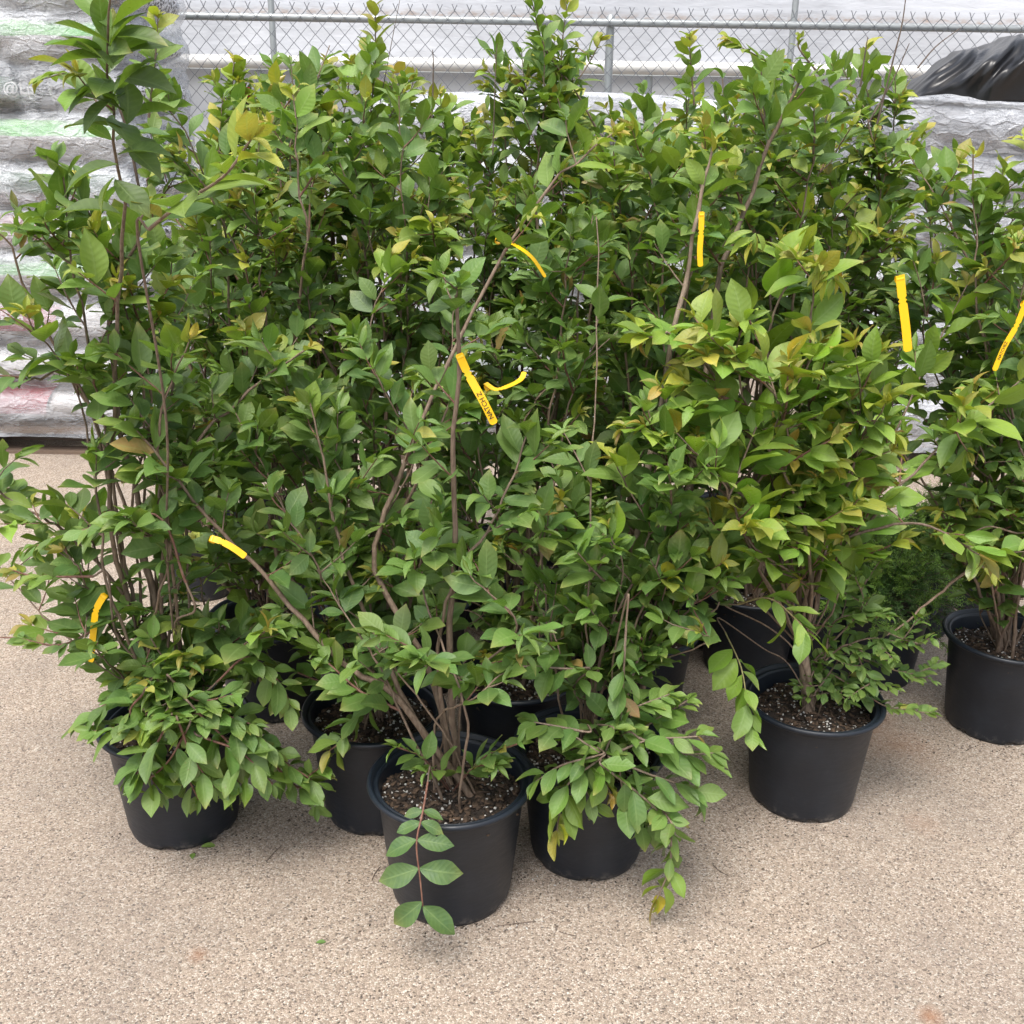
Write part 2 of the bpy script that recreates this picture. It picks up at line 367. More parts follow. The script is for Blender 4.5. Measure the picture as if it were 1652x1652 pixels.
# ---------------------------------------------------------------- greenhouse behind the fence
rng = np.random.default_rng(5)
GY = 8.0
gh = empty("greenhouse", (0, GY, 0)); tag(gh, "white plastic covered greenhouse wall behind the chain link fence", "greenhouse")
def curt(zlo, zhi, nz, prof, name, mat, amp):
    xs = np.linspace(-11, 11, 260); zs = np.linspace(zlo, zhi, nz)
    X = np.zeros((nz, 260, 3))
    for i, z in enumerate(zs):
        for j, x in enumerate(xs):
            X[i, j] = (x, prof(z) + amp*mnoise.noise(Vector((x*1.3, z*1.2, 3.1))) + amp*.5*mnoise.noise(Vector((x*6, z*.8, 9))), z)
    b = MB(); b.grid(X); b.grid(X[:, ::-1]+np.array([0, .012, 0])); return b.build(name, mat, gh)
curt(2.13, 5.2, 60, lambda z: max(0, z-2.9)**2*.35, "upper_film", M_poly, .05)
curt(.01, 2.06, 30, lambda z: .10, "side_curtain", M_curtain, .035)
b = MB(); b.tube([(-11, -.07, 2.10), (0, -.07, 2.10), (11, -.07, 2.10)], .045, 14); b.build("roll_pipe", M_pipe, gh)
for px in (-210, 420, 1046, 1670):
    x = atY(px, 130, GY)[0]; b = MB(); b.tube([(x, -.01, 0), (x, -.01, 2.05)], .03, 10); b.build("post", M_steel, gh)
for px in (438, 1282):
    b = MB(); a = atY(px, 20, GY-.6); b.tube([(a[0], -.6, 0), (a[0], -.6, 2.9)], .021, 10)
    o = b.build("wall_post", M_steel, None, loc=(0, GY, 0)); o.name = "steel_post"
    tag(o, "tall galvanised steel post rising past the fence rail, " + ("near the wrapped bags on the left" if px < 800 else "on the right half of the fence"), "post", "tall steel posts behind the fence")

# ---------------------------------------------------------------- chain link fence
FY = 6.4
fe = empty("chain_link_fence", (0, FY, 0)); tag(fe, "galvanised chain link fence with top rail in front of the greenhouse", "fence")
RZ = atY(826, 34, FY)[2]
b = MB(); b.tube([(-6, 0, RZ), (0, 0, RZ), (6, 0, RZ)], .021, 12); b.build("top_rail", M_steel, fe)
for px in (200, 985, 1770):
    x = atY(px, 60, FY)[0]
    b = MB(); b.tube([(x, .045, 0), (x, .045, RZ+.01)], .024, 12); b.tube([(x, .045, RZ+.01), (x, .045, RZ+.035), (x, .045, RZ+.05)], [.029, .024, .006], 12)
    b.tube([(x, .045, RZ), (x, .0, RZ)], .012, 8)
    b.build("fence_post", M_steel, fe)
b = MB(); dw, dh = .083, .088; NZ = 26; x0 = -4.6; nx = int(9.2/dw)
for k in range(nx):
    for s_ in (0, 1):
        pts = []
        for i in range(NZ):
            top = RZ+.045-i*dh/2
            side = (i % 2)*(1 if s_ == 0 else -1)
            pts.append((x0+k*dw+side*dw/2+random.Random(k*31+i).uniform(-.002, .002), -.028+(.004 if s_ else -.004)*(1 if i % 2 else -1), top))
        b.tube(pts, .0024, 4, cap=False)
    cx = x0+k*dw
    b.tube([(cx, -.028, RZ+.045), (cx-.006, -.03, RZ+.062), (cx-.014, -.03, RZ+.078)], .0023, 4)
    b.tube([(cx, -.028, RZ+.045), (cx+.006, -.03, RZ+.060), (cx+.014, -.026, RZ+.076)], .0023, 4)
b.build("wire_mesh", M_wire, fe)

# ---------------------------------------------------------------- text
def text_mesh(txt, size, shear=0.0, sx=1.0):
    cu = bpy.data.curves.new("lettering", 'FONT'); cu.body = txt; cu.size = size; cu.align_x = 'CENTER'; cu.align_y = 'CENTER'; cu.shear = shear
    cu.resolution_u = 3; cu.offset = size*.012
    o = bpy.data.objects.new("lettering_source", cu); COL.objects.link(o)
    dg = bpy.context.evaluated_depsgraph_get(); me = bpy.data.meshes.new_from_object(o.evaluated_get(dg))
    bpy.data.objects.remove(o)
    for v in me.vertices: v.co.x *= sx
    return me

# ---------------------------------------------------------------- bags on pallets
def bag_front(x, z, a, bb, c):
    k = 1-min(.985, abs(x/a))**5-0*abs(z)
    return -bb*max(0.02, (max(0, k)-min(.98, abs(z/c))**2.6*max(0, k)))**(1/2.6)
def make_bag(loc, a, bb, c, kind, seed, rz=0, label=None, group=None, letter=None, disc=False, cat="mulch bag"):
    root = empty("mulch_bag", loc, rz); tag(root, label, cat, group)
    rs = np.random.default_rng(seed); b = MB(); nu, nv = 72, 40
    V = np.zeros((nv+1, nu+1, 3))
    for i in range(nv+1):
        ph = -math.pi/2+math.pi*i/nv
        for j in range(nu+1):
            th = 2*math.pi*(j % nu)/nu
            def sp(x, e): return math.copysign(abs(x)**e, x)
            cx = sp(math.cos(ph), .75); x = a*cx*sp(math.cos(th), .35); y = bb*cx*sp(math.sin(th), .45); z = c*sp(math.sin(ph), .85)
            d = .012*mnoise.noise(Vector((x*7+seed, y*7, z*9)))+.006*mnoise.noise(Vector((x*22+seed, y*22, z*24)))
            e = min(1, abs(x)/a); z *= 1-.25*e**4
            V[i, j] = (x*(1+d/a), y*(1+d/bb*2), z+d)
    b.grid(V); b.build("bag_body", BAG[kind], root)
    front = lambda x, z: -bb*(max(.0, 1-min(1, abs(z/c)*.98)**(2/.85)))**(.375)-.022
    if letter:
        txt, lx, lz, size, w = letter
        q = MB(); xs = np.linspace(lx-w/2, lx+w/2, 14); zs = np.linspace(lz-size*.72, lz+size*.72, 6)
        q.grid(np.array([[(x+(z-lz)*.25, front(x, z), z) for x in xs] for z in zs])); q.build("print_panel", M_maroon, root)
        me = text_mesh(txt, size*1.0, .25); 
        for v in me.vertices: v.co = (v.co.x+lx, front(v.co.x, lz+.02)-.010, v.co.y+lz)
        me.materials.append(M_white); o = bpy.data.objects.new("lettering", me); COL.objects.link(o); o.parent = root
    if disc:
        lx, lz, r, txt = disc
        q = MB()
        for rr, mt, off in ((r*1.12, 1, 0), (r, 0, -.003)):
            V = [(lx+rr*math.cos(k*math.pi/16)*rho, front(lx, lz+rr*math.sin(k*math.pi/16)*rho)+off, lz+rr*math.sin(k*math.pi/16)*rho) for rho in (.02, .5, 1) for k in range(32)]
            Q = [(i*32+k, (i+1)*32+k, (i+1)*32+(k+1) % 32, i*32+(k+1) % 32) for i in range(2) for k in range(32)]
            q.add(V, Q, mt)
        q.build("round_emblem", [M_maroon, M_white], root)
        me = text_mesh(txt, .075)
        for v in me.vertices: v.co = (v.co.x+lx+r+.13, front(0, v.co.y+lz)-.003, v.co.y+lz)
        me.materials.append(M_white); o = bpy.data.objects.new("lettering", me); COL.objects.link(o); o.parent = root
    return root
def make_pallet(cx, y0, w, d, label):
    p = empty("wooden_pallet", (cx, y0+d/2, 0)); tag(p, label, "pallet", "pallets under the wrapped bags")
    b = MB()
    for k in range(6): yy = -d/2+k*(d-.09)/5; b.box((-w/2, yy, .112), (w/2, yy+.09, .13))
    b.build("top_boards", M_wood, p, False)
    for xx in (-w/2, -.03, w/2-.06): b = MB(); b.box((xx, -d/2+.002, .018), (xx+.06, d/2-.002, .111)); b.build("stringer", M_wood, p, False)
    b = MB()
    for k in range(4): yy = -d/2+k*(d-.1)/3; b.box((-w/2, yy, 0), (w/2, yy+.1, .017))
    b.build("bottom_boards", M_wood, p, False)
    return p
def film_shell(name, x0, x1, y0, y1, z0, z1, mat, label, seed, hc=.22, topdome=.05, seams=None):
    n = 220; nz = 150; r = .10
    base = []
    per = [(x0+r, y0), (x1-r, y0)]
    # rounded rectangle
    path = []
    def arc(cx, cy, a0, a1):
        for k in range(9):
            a = a0+(a1-a0)*k/8; path.append((cx+r*math.cos(a), cy+r*math.sin(a)))
    for k in range(110): path.append((x0+r+(x1-x0-2*r)*k/110, y0))
    arc(x1-r, y0+r, -math.pi/2, 0)
    for k in range(1, 30): path.append((x1, y0+r+(y1-y0-2*r)*k/30))
    arc(x1-r, y1-r, 0, math.pi/2)
    for k in range(1, 30): path.append((x1-r-(x1-x0-2*r)*k/30, y1))
    arc(x0+r, y1-r, math.pi/2, math.pi)
    for k in range(1, 30): path.append((x0, y1-r-(y1-y0-2*r)*k/30))
    arc(x0+r, y0+r, math.pi, 1.5*math.pi)
    path = np.array(path); cx, cy = (x0+x1)/2, (y0+y1)/2
    V = np.zeros((nz+8, len(path), 3))
    for i in range(nz+8):
        if i < nz: f = i/(nz-1); z = z0+(z1-z0)*f; sc = 1.0
        else: k = (i-nz+1)/8; z = z1+topdome*math.sin(k*math.pi/2)+.03*k; sc = math.cos(k*math.pi/2)*.97+.02
        for j, (px, py) in enumerate(path):
            zz = z-.135+.045*mnoise.noise(Vector((px*1.1+seed, py, z*1.5)))+.02*mnoise.noise(Vector((px*4+seed, py, z*3))); lay = max(0, min(len(seams)-1, int(zz/hc))) if seams else 0
            bul = .060*abs(math.sin(math.pi*zz/hc))**.8-.060 if i < nz else 0
            if seams and i < nz: bul = max(-.085, bul-.06*math.exp(-((px-seams[lay])/.055)**2)-.06*math.exp(-(min(px-x0, x1-px)/.09)**2)+.03*mnoise.noise(Vector((lay*3.7, px*1.5, seed))))
            d = bul+.018*mnoise.noise(Vector((px*4+seed, py*4, z*9)))+.010*mnoise.noise(Vector((px*14, py*14+seed, z*22)))+.014*abs(mnoise.noise(Vector((px*7+z*9, py*7+seed, z*8-px*6))))
            dx, dy = px-cx, py-cy; L = math.hypot(dx, dy)
            V[i, j] = (cx+dx*sc+dx/L*d, cy+dy*sc+dy/L*d, z+(.03*mnoise.noise(Vector((px*5, py*5, seed))) if i >= nz-3 else 0))
    b = MB(); b.grid(np.concatenate([V, V[:, :1]], 1)); o = b.build(name, mat); tag(o, label, "plastic wrap", "stretch film around the pallets of bags"); return o

def stack(px0, px1, Y0, depth, ntop, seed, spec, where, film, zstart=.135, hc=.222, split=None):
    x0 = atY(px0, 500, Y0)[0]; x1 = atY(px1, 500, Y0)[0]; w = x1-x0
    make_pallet((x0+x1)/2, Y0+.06, w-.06, depth-.12, f"weathered wooden pallet under the {where} stack of wrapped bags")
    rs = random.Random(seed); names = ["lowest", "second", "third", "fourth", "fifth", "sixth", "seventh", "eighth", "ninth", "tenth", "eleventh"]
    seams = []
    for k in range(ntop):
        f = (split[k] if split and len(split) > 2 else (split or [.45, .58])[k % 2])+rs.uniform(-.03, .03); seams.append(x0+.035+f*(w-.07))
        for s_, (a0, a1) in enumerate(((0, f), (f, 1))):
            bx0, bx1 = x0+.035+a0*(w-.07), x0+.035+a1*(w-.07)
            kind, letter, disc = spec(k, s_)
            pos = ("left" if s_ == 0 else "right")
            lay = "topmost" if k == ntop-1 else names[k]
            desc = {'green': "green banded mulch bag", 'maroon': "grey and maroon mulch bag", 'forest': "dark green mulch bag", 'dark': "dark mulch bag"}[kind]
            make_bag(((bx0+bx1)/2, Y0+.05+depth*.5, zstart+hc*(k+.5)), (bx1-bx0)/2, depth/2-.06, hc*.53, kind, seed*100+k*2+s_, 0,
                     f"{desc}, {pos} half of {lay} layer, {where} stack", f"mulch bags in the {where} stack", letter, disc)
    film_shell("stretch_film", x0, x1, Y0, Y0+depth+.1, .10, zstart+hc*ntop-.03, film, f"clear white stretch film wrapped around the {where} stack of bags", seed, hc, seams=seams)
def specL(k, s_):
    # layer by layer from the pallet; the right half is the one in the picture
    if k == 7: return ('forest', None, (.51, .0, .06, "@Lp")) if s_ == 0 else ('dark', None, None)
    if k == 9: return ('forest' if s_ == 0 else 'dark', None, None)
    if s_ == 0: return (['maroon', 'green', 'forest'][k % 3], None, None)
    t = {0: ('maroon', ("Cypress", -.33, .035, .10, .62), None), 1: ('maroon', None, None), 2: ('maroon', ("Mulch", -.18, .02, .09, .55), None), 3: ('green', None, None),
         4: ('maroon', ("Mulch", -.25, .01, .11, .62), None), 5: ('forest', None, (-.37, -.03, .06, "@Lp")), 6: ('green', None, None), 7: ('forest', None, (-.43, .0, .06, "@Lp")), 8: ('green', None, None), 9: ('dark', None, None)}
    return t.get(k, ('dark', None, None))
stack(-420, 262, 5.15, 1.0, 10, 3, specL, "left", M_film, split=[.40, .46, .38, .44, .40, .45, .42, .74, .40, .72])
stack(575, 1190, 5.15, 1.0, 7, 7, lambda k, s_: (['dark', 'forest'][(k+s_) % 2] if k < 6 else 'dark', None, None), "middle", M_film, hc=.236)
stack(1385, 2000, 5.15, 1.0, 7, 11, lambda k, s_: ('dark', None, None), "right", M_film_thin, hc=.24)

# ---------------------------------------------------------------- black plastic heap on the right stack
def black_heap():
    a = atY(1488, 140, 5.3); zb = .135+7*.24+.0; x0 = a[0]; n, mm = 150, 90
    X = np.zeros((mm, n, 3))
    for i in range(mm):
        v = i/(mm-1)
        for j in range(n):
            u = j/(n-1)
            hgt = .31*(1-(1-min(1, u*1.5))**2)**.8*(1 if u < .72 else max(0, 1-((u-.72)/.28)**2)**.6)
            ang = math.pi*(v)
            yy = -.42*math.cos(ang)*(.55+.45*min(1, u*4)); zz = hgt*max(0, math.sin(ang))**.55
            t_ = (u*1.4*1.0-yy*.55-zz*1.1)
            fold = .5+.5*math.sin(6.283*(t_*4.2+.9*mnoise.noise(Vector((u*2.2, v*2, 1)))))
            f2 = .5+.5*math.sin(6.283*(t_*11+1.6*mnoise.noise(Vector((u*3, v*3, 7)))))
            d = .040*fold+.012*f2+.02*mnoise.noise(Vector((u*6, v*6, 3)))
            k = min(1, hgt/.1)*min(1, math.sin(ang)*4)
            X[i, j] = (x0+u*1.15, 5.62+yy+(-d*k if yy < 0 else d*k), zb+max(0, zz+d*k*.7))
    b = MB(); b.grid(X)
    t = NT("black_sheeting"); nn = t.noise(t.coord('Object', (1, 2, 1)), 9, 5, .6, 1.2)
    t.base((.008, .008, .009), .30, t.bump(nn, .15, .02)); t.bsdf.inputs['Specular IOR Level'].default_value = .45
    o = b.build("plastic_sheet", t.m); tag(o, "bunched black plastic sheeting lying on top of the right wrapped stack", "plastic sheet")
black_heap()

# ---------------------------------------------------------------- leaves
G_MAT, G_MID, G_YNG, G_BRZ, G_YEL = (np.array(c) for c in ((.023, .071, .021), (.054, .142, .025), (.23, .34, .022), (.40, .18, .045), (.44, .34, .025)))
class Leaves:
    def __init__(s): s.p = []; s.d = []; s.n = []; s.L = []; s.W = []; s.c = []; s.k = []; s.f = []
    def add(s, p, d, n, L, W, c, curl, fold):
        s.p.append(p); s.d.append(d); s.n.append(n); s.L.append(L); s.W.append(W); s.c.append(c); s.k.append(curl); s.f.append(fold)
    def to(s, mb, rs, hi=True):
        if not s.p: return
        P = np.array(s.p); D = np.array(s.d); N = np.array(s.n); L = np.array(s.L)[:, None, None]; W = np.array(s.W)[:, None, None]
        C = np.array(s.c); K = np.array(s.k)[:, None, None]; Fo = np.array(s.f)[:, None, None]
        D /= np.linalg.norm(D, axis=1)[:, None]; N = N - D*(N*D).sum(1)[:, None]; N /= np.linalg.norm(N, axis=1)[:, None]+1e-9
        Sd = np.cross(D, N)
        nr, nc = (11, 5) if hi else (7, 3)
        t = np.linspace(0, 1, nr); u = np.linspace(-1, 1, nc)
        w = np.sin(math.pi*np.clip(t, 0, 1)**1.02)**.70; w = w*(1-.48*np.clip((t-.70)/.30, 0, 1)**1.1)*(1-.18*np.clip((.3-t)/.3, 0, 1)); w[0] = .035; w[-1] = .015
        T, U = np.meshgrid(t, u, indexing='ij'); Wt = (w[:, None]*np.ones(nc))[None]
        T = T[None]; U = U[None]; m_ = len(P)
        ph = rs.uniform(0, 6.28, (m_, 1, 1)); wav = rs.uniform(.0, .05, (m_, 1, 1)); asym = rs.uniform(-.22, .22, (m_, 1, 1))
        Ks = np.where(np.abs(K) < 1e-3, 1e-3, K)
        x = L*np.sin(Ks*T)/Ks; zc = -L*(1-np.cos(Ks*T))/Ks
        hw = W*.5*Wt*(1+rs.uniform(-.06, .06, (m_, 1, 1))*np.sin(T*7+ph))
        ch = np.ones((m_, nr, nc)); pick = np.nonzero(rs.random(m_) < .16)[0]
        for q_ in pick:
            k_ = rs.integers(2, nr-1); e_ = 0 if rs.random() < .5 else nc-1; ch[q_, k_, e_] = rs.uniform(.25, .7)
        hw = hw*ch
        y = hw*U*np.cos(Fo)+asym*L*T*T*.5
        z = zc+np.abs(U)**1.4*hw*np.sin(Fo)+wav*L*np.sin(T*8+ph+U*1.5)*np.abs(U)
        V = P[:, None, None, :]+x[..., None]*D[:, None, None, :]+y[..., None]*Sd[:, None, None, :]+z[..., None]*N[:, None, None, :]
        V = V.reshape(-1, 3)
        i = np.arange(nr-1)[:, None]; j = np.arange(nc-1)[None, :]
        q = np.stack([i*nc+j, i*nc+j+1, (i+1)*nc+j+1, (i+1)*nc+j], -1).reshape(-1, 4)
        # orientation: D x Sd points along -N for this winding, so flip to keep the upper side up
        q = q[:, ::-1]
        Q = (q[None]+(np.arange(m_)*nr*nc)[:, None, None]).reshape(-1, 4)
        tipmix = (T**6*rs.choice([0, 0, .35, .7], (m_, 1, 1)))*np.ones((1, nr, nc))
        Cv = C[:, None, None, :]*(1-tipmix[..., None])+np.array([.42, .33, .10])*tipmix[..., None]
        uv = np.stack([np.broadcast_to(U, (m_, nr, nc)).ravel(), np.broadcast_to(T, (m_, nr, nc)).ravel()], 1)
        mb.add(V, Q, 0, Cv.reshape(-1, 3), uv)

def nrm(v): return v/(np.linalg.norm(v)+1e-9)
def smooth(P, n):
    P = np.asarray(P, float); k = len(P)
    if k == 2: return P[0]+(P[1]-P[0])*np.linspace(0, 1, n)[:, None]
    E = np.vstack([2*P[0]-P[1], P, 2*P[-1]-P[-2]]); out = []
    for t in np.linspace(0, k-1, n):
        i = min(int(t), k-2); f = t-i; a, b, c, d = E[i], E[i+1], E[i+2], E[i+3]
        out.append(.5*((2*b)+(-a+c)*f+(2*a-5*b+4*c-d)*f*f+(-a+3*b-3*c+d)*f**3))
    return np.array(out)
UP = np.array([0, 0, 1.0])
BROWN = np.array([.215, .150, .100]); TAN = np.array([.32, .245, .175]); RED = np.array([.24, .075, .045]); DARKTW = np.array([.075, .05, .038])

class Shrub:
    def __init__(s, seed, leafL=.07, tone=0.0, hi=True, new=.25, sp=1.0, mask=None, lean=0):
        s.rs = np.random.default_rng(seed); s.lv = Leaves(); s.st = MB(); s.leafL = leafL*1.24; s.tone = tone; s.hi = hi; s.new = new; s.sp = sp; s.mask = mask
    def col(s, age, isnew, jit=True):
        """age 0 old leaf .. 1 shoot tip"""
        r = s.rs; t = s.tone+.5
        base = G_MAT*(1-min(1, max(0, t)))+G_MID*min(1, max(0, t)); base = base+(np.array([.155, .285, .022])-base)*min(1, max(0, t-1))
        if isnew:
            c = base*(1-age)+G_YNG*age if age < .75 else G_YNG*(1-(age-.75)*3)+(G_BRZ if r.random() < .55 else G_YEL)*(age-.75)*3
        else:
            c = base*(1-age*.35)+G_YNG*age*.35
        if r.random() < .004: c = np.array([.40, .33, .05])
        if r.random() < .006: c = np.array([.30, .16, .06])
        return np.clip(c*r.uniform(.70, 1.38)*np.array([r.uniform(.85, 1.25), 1, r.uniform(.8, 1.2)]), .003, .7)
    def leafy(s, P, L=None, isnew=False, start=.12, gap=.52, tipcl=True, droop=0.0, flat=None):
        """put leaf pairs along the polyline P"""
        r = s.rs; L = L or s.leafL; P = np.asarray(P); seg = np.linalg.norm(np.diff(P, axis=0), axis=1); cum = np.concatenate([[0], np.cumsum(seg)]); tot = cum[-1]
        x = tot*start; k = r.integers(0, 2)
        while x < tot:
            i = min(np.searchsorted(cum, x, side='right')-1, len(P)-2); f = (x-cum[i])/(seg[i]+1e-9); p = P[i]+(P[i+1]-P[i])*f; T = nrm(P[i+1]-P[i]); sfr = x/tot
            side = np.cross(T, UP)
            if np.linalg.norm(side) < .35: side = np.array([math.cos(s.seedang()), math.sin(s.seedang()), 0])
            side = nrm(side); up = nrm(np.cross(side, T)); up = up if up[2] > -.2 else -up
            steep = abs(T[2]) > .62 if flat is None else not flat
            if steep: a = k*math.pi/2+r.uniform(-.35, .35); side = side*math.cos(a)+up*math.sin(a)
            for sg in (-1, 1):
                if r.random() < .12: continue
                ll = L*(.62+.42*math.sin(math.pi*(.18+.75*sfr)))*r.uniform(.68, 1.2)
                fwd = .45+.5*sfr+r.uniform(-.15, .2)
                d = T*fwd+side*sg*r.uniform(.75, 1.0)+UP*(r.uniform(-.14, .36)-droop)
                n = UP*1.0+up*.3+T*(-.05)+r.normal(0, .40, 3)+np.array([0, -.08, 0])
                if s.mask is not None and not s.mask(p): continue
                pet = nrm(d)*ll*.05
                s.lv.add(p+pet+T*r.uniform(-.004, .004), d, n, ll, ll*r.uniform(.47, .60), s.col(sfr, isnew), r.uniform(-.1, .75)+(.4 if isnew and sfr > .6 else 0), r.uniform(.05, .50))
            x += L*gap*r.uniform(.7, 1.25)*(1-.35*sfr); k += 1
        if tipcl and (s.mask is None or s.mask(P[-1])):
            T = nrm(P[-1]-P[-2])
            for q in range(r.integers(3, 7) if isnew else r.integers(2, 4)):
                a = q*2.4+r.uniform(-.3, .3); o = nrm(np.cross(T, np.array([math.cos(a), math.sin(a), .2])))
                ll = L*(r.uniform(.28, .6) if isnew else r.uniform(.4, .75))
                d = T*r.uniform(.5, 1.1)+o*r.uniform(.3, .9)+UP*(-.15-droop)
                s.lv.add(P[-1], d, UP+r.normal(0, .5, 3), ll, ll*r.uniform(.3, .45), s.col(r.uniform(.85, 1.0) if isnew else .8, isnew), r.uniform(.2, 1.5), r.uniform(.3, .8))
    def seedang(s): return 1.1
    def shoot(s, p0, d0, ln, L=None, isnew=None, grav=.45, sub=True):
        r = s.rs; n = max(4, int(ln/.03)); P = [np.array(p0)]; d = nrm(np.array(d0, float))
        for i in range(n):
            d = nrm(d+UP*grav*.12+r.normal(0, .07, 3)); P.append(P[-1]+d*ln/n)
        P = np.array(P)
        if P[:, 2].min() < .02: return
        if s.mask is not None and not s.mask(P[-1]): return
        if isnew is None: isnew = r.random() < s.new*(2.6 if P[-1][2] > 1.3 else (.9 if s.tone > .5 else .35))
        s.st.tube(P, np.linspace(.0021, .0010, len(P))*(1+.6*(ln > .15)), 4 if not s.hi else 5, 0, RED*.8+BROWN*.2 if isnew else (BROWN*.8 if r.random() < .6 else RED*.7), cap=False)
        s.leafy(P, L, isnew)
        if sub and ln > .13:
            for _ in range(r.integers(0, 3)):
                k = r.integers(1, len(P)-2); T = nrm(P[k+1]-P[k]); dd = T*.8+nrm(r.normal(0, 1, 3)*np.array([1, 1, .4]))*.9
                s.shoot(P[k], dd, ln*r.uniform(.35, .6), L, isnew, grav, False)
    def stem(s, P, r0=.006, r1=.002, leaf_from=.3, shoots=1.0, tip=True, col=None, isnew=None, ln=(.07, .22), n=26):
        r = s.rs; P = smooth(P, n); tot = np.linalg.norm(np.diff(P, axis=0), axis=1).sum()
        wob = np.cumsum(r.normal(0, tot*.0035, (n, 3)), 0); wob -= np.linspace(0, 1, n)[:, None]*wob[-1]; P = P+wob
        f = np.linspace(0, 1, n); s.st.tube(P, (r0*(1-f)+r1*f)*(1+.06*r.normal(0, 1, n)), 8 if r0 > .004 else 6, 0, (BROWN*r.uniform(.7, 1.25) if col is None else col))
        if shoots > 0:
            x = leaf_from
            while x < .97:
                i = min(int(x*(n-1)), n-2); T = nrm(P[i+1]-P[i]); a = r.uniform(0, 6.283)
                o = np.array([math.cos(a), math.sin(a), r.uniform(-.1, .35)]); dd = T*r.uniform(.3, .9)+o*r.uniform(.6, 1.0)
                l_ = r.uniform(*ln)*(1.15-.5*x)
                s.shoot(P[i], dd, l_)
                x += r.uniform(.07, .145)/tot/shoots
        if tip:
            k = int(n*.78); isn = (r.random() < s.new*1.8) if isnew is None else isnew
            s.leafy(P[k:], s.leafL*1.05, isn, 0)
        return P

POT_PROF = [(.0, .012), (.118, .012), (.124, 0), (.131, .003), (.1335, .012), (.136, .022), (.160, .262), (.1625, .266), (.163, .279), (.168, .283), (.1795, .286), (.1830, .291), (.1815, .297), (.176, .300), (.172, .2975), (.170, .288), (.1655, .286), (.163, .292), (.159, .291), (.156, .283), (.150, .20)]
NAMEC = {}
def potted(px, py, scale, seed, label, build, group="potted crape myrtle shrubs", soil_hi=True, tilt=0, tone=0, cat="potted shrub", name="potted_shrub", **kw):
    c = atZ(px, py, .30*scale); base = np.array([c[0], c[1], 0])
    root = empty(name, base); tag(root, label, cat, group)
    r = np.random.default_rng(seed); b = MB()
    def fn(rr, z, th):
        n = np.vectorize(lambda a, zz: mnoise.noise(Vector((math.cos(a)*1.3+seed, math.sin(a)*1.3, zz*6))))(th*np.ones_like(z), z)
        notch = (np.abs(((th*6/(2*math.pi)) % 1)-.5) < .10)*(z < .008)*.010
        return rr*(1+.018*n), z+.0035*n+notch
    prof = np.array(POT_PROF)*scale
    b.lathe(prof, 84, 0, fn=fn); b.build("pot", M_pot, root)
    # soil: uneven disc with bark chips and perlite
    b = MB(); rr = np.linspace(.0, .157*scale, 14); th = np.linspace(0, 2*math.pi, 61); zs = .245*scale
    X = np.array([[(q*math.cos(a), q*math.sin(a), zs+.014*mnoise.noise(Vector((q*math.cos(a)*14+seed, q*math.sin(a)*14, 1)))+.005*mnoise.noise(Vector((q*math.cos(a)*60, q*math.sin(a)*60, seed)))+.02*(1-q/.157)**2) for a in th] for q in rr])
    b.grid(X[:, ::-1])
    if soil_hi:
        for _ in range(900):
            q = .152*scale*math.sqrt(r.random()); a = r.uniform(0, 6.283); x, y = q*math.cos(a), q*math.sin(a); z = zs+.02*(1-q/.157)**2+.014*mnoise.noise(Vector((x*14+seed, y*14, 1)))
            wh = r.random() < .26
            sz = r.uniform(.0012, .0028) if wh else r.uniform(.003, .0085)
            M = Matrix.Rotation(r.uniform(0, 6.28), 3, 'Z') @ Matrix.Rotation(r.uniform(-.7, .7), 3, 'X')
            cc = np.array([.62, .6, .56]) if wh else np.array([.055, .035, .022])*r.uniform(.3, 2.4)
            V = []
            for (a_, b_, c_) in ((-1, -1, -1), (1, -1, -1), (1, 1, -1), (-1, 1, -1), (-1, -1, 1), (1, -1, 1), (1, 1, 1), (-1, 1, 1)):
                v = M @ Vector((a_*sz*(1.0 if wh else r.uniform(.7, 1.5)), b_*sz*(.9 if wh else r.uniform(.4, .8)), c_*sz*(.9 if wh else .25))); V.append((x+v.x, y+v.y, z+v.z+.002))
            b.add(V, [(0,3,2,1),(4,5,6,7),(0,1,5,4),(1,2,6,5),(2,3,7,6),(3,0,4,7)], 1, cc)
    b.build("soil", [M_soil, M_chip], root)
    sh = Shrub(seed, tone=tone, **kw); sh.base = base+np.array([0, 0, zs+.005]); sh.scale = scale; sh.root = root
    build(sh)
    for arr in (sh.st.v,):
        for i in range(len(arr)): arr[i] = arr[i]-base
    if sh.st.v: sh.st.build("stems", M_bark, root)
    lb = MB(); sh.lv.to(lb, sh.rs, sh.hi)
    if lb.v:
        for i in range(len(lb.v)): lb.v[i] = lb.v[i]-base
        lb.build("foliage", M_leaf, root)
    return sh

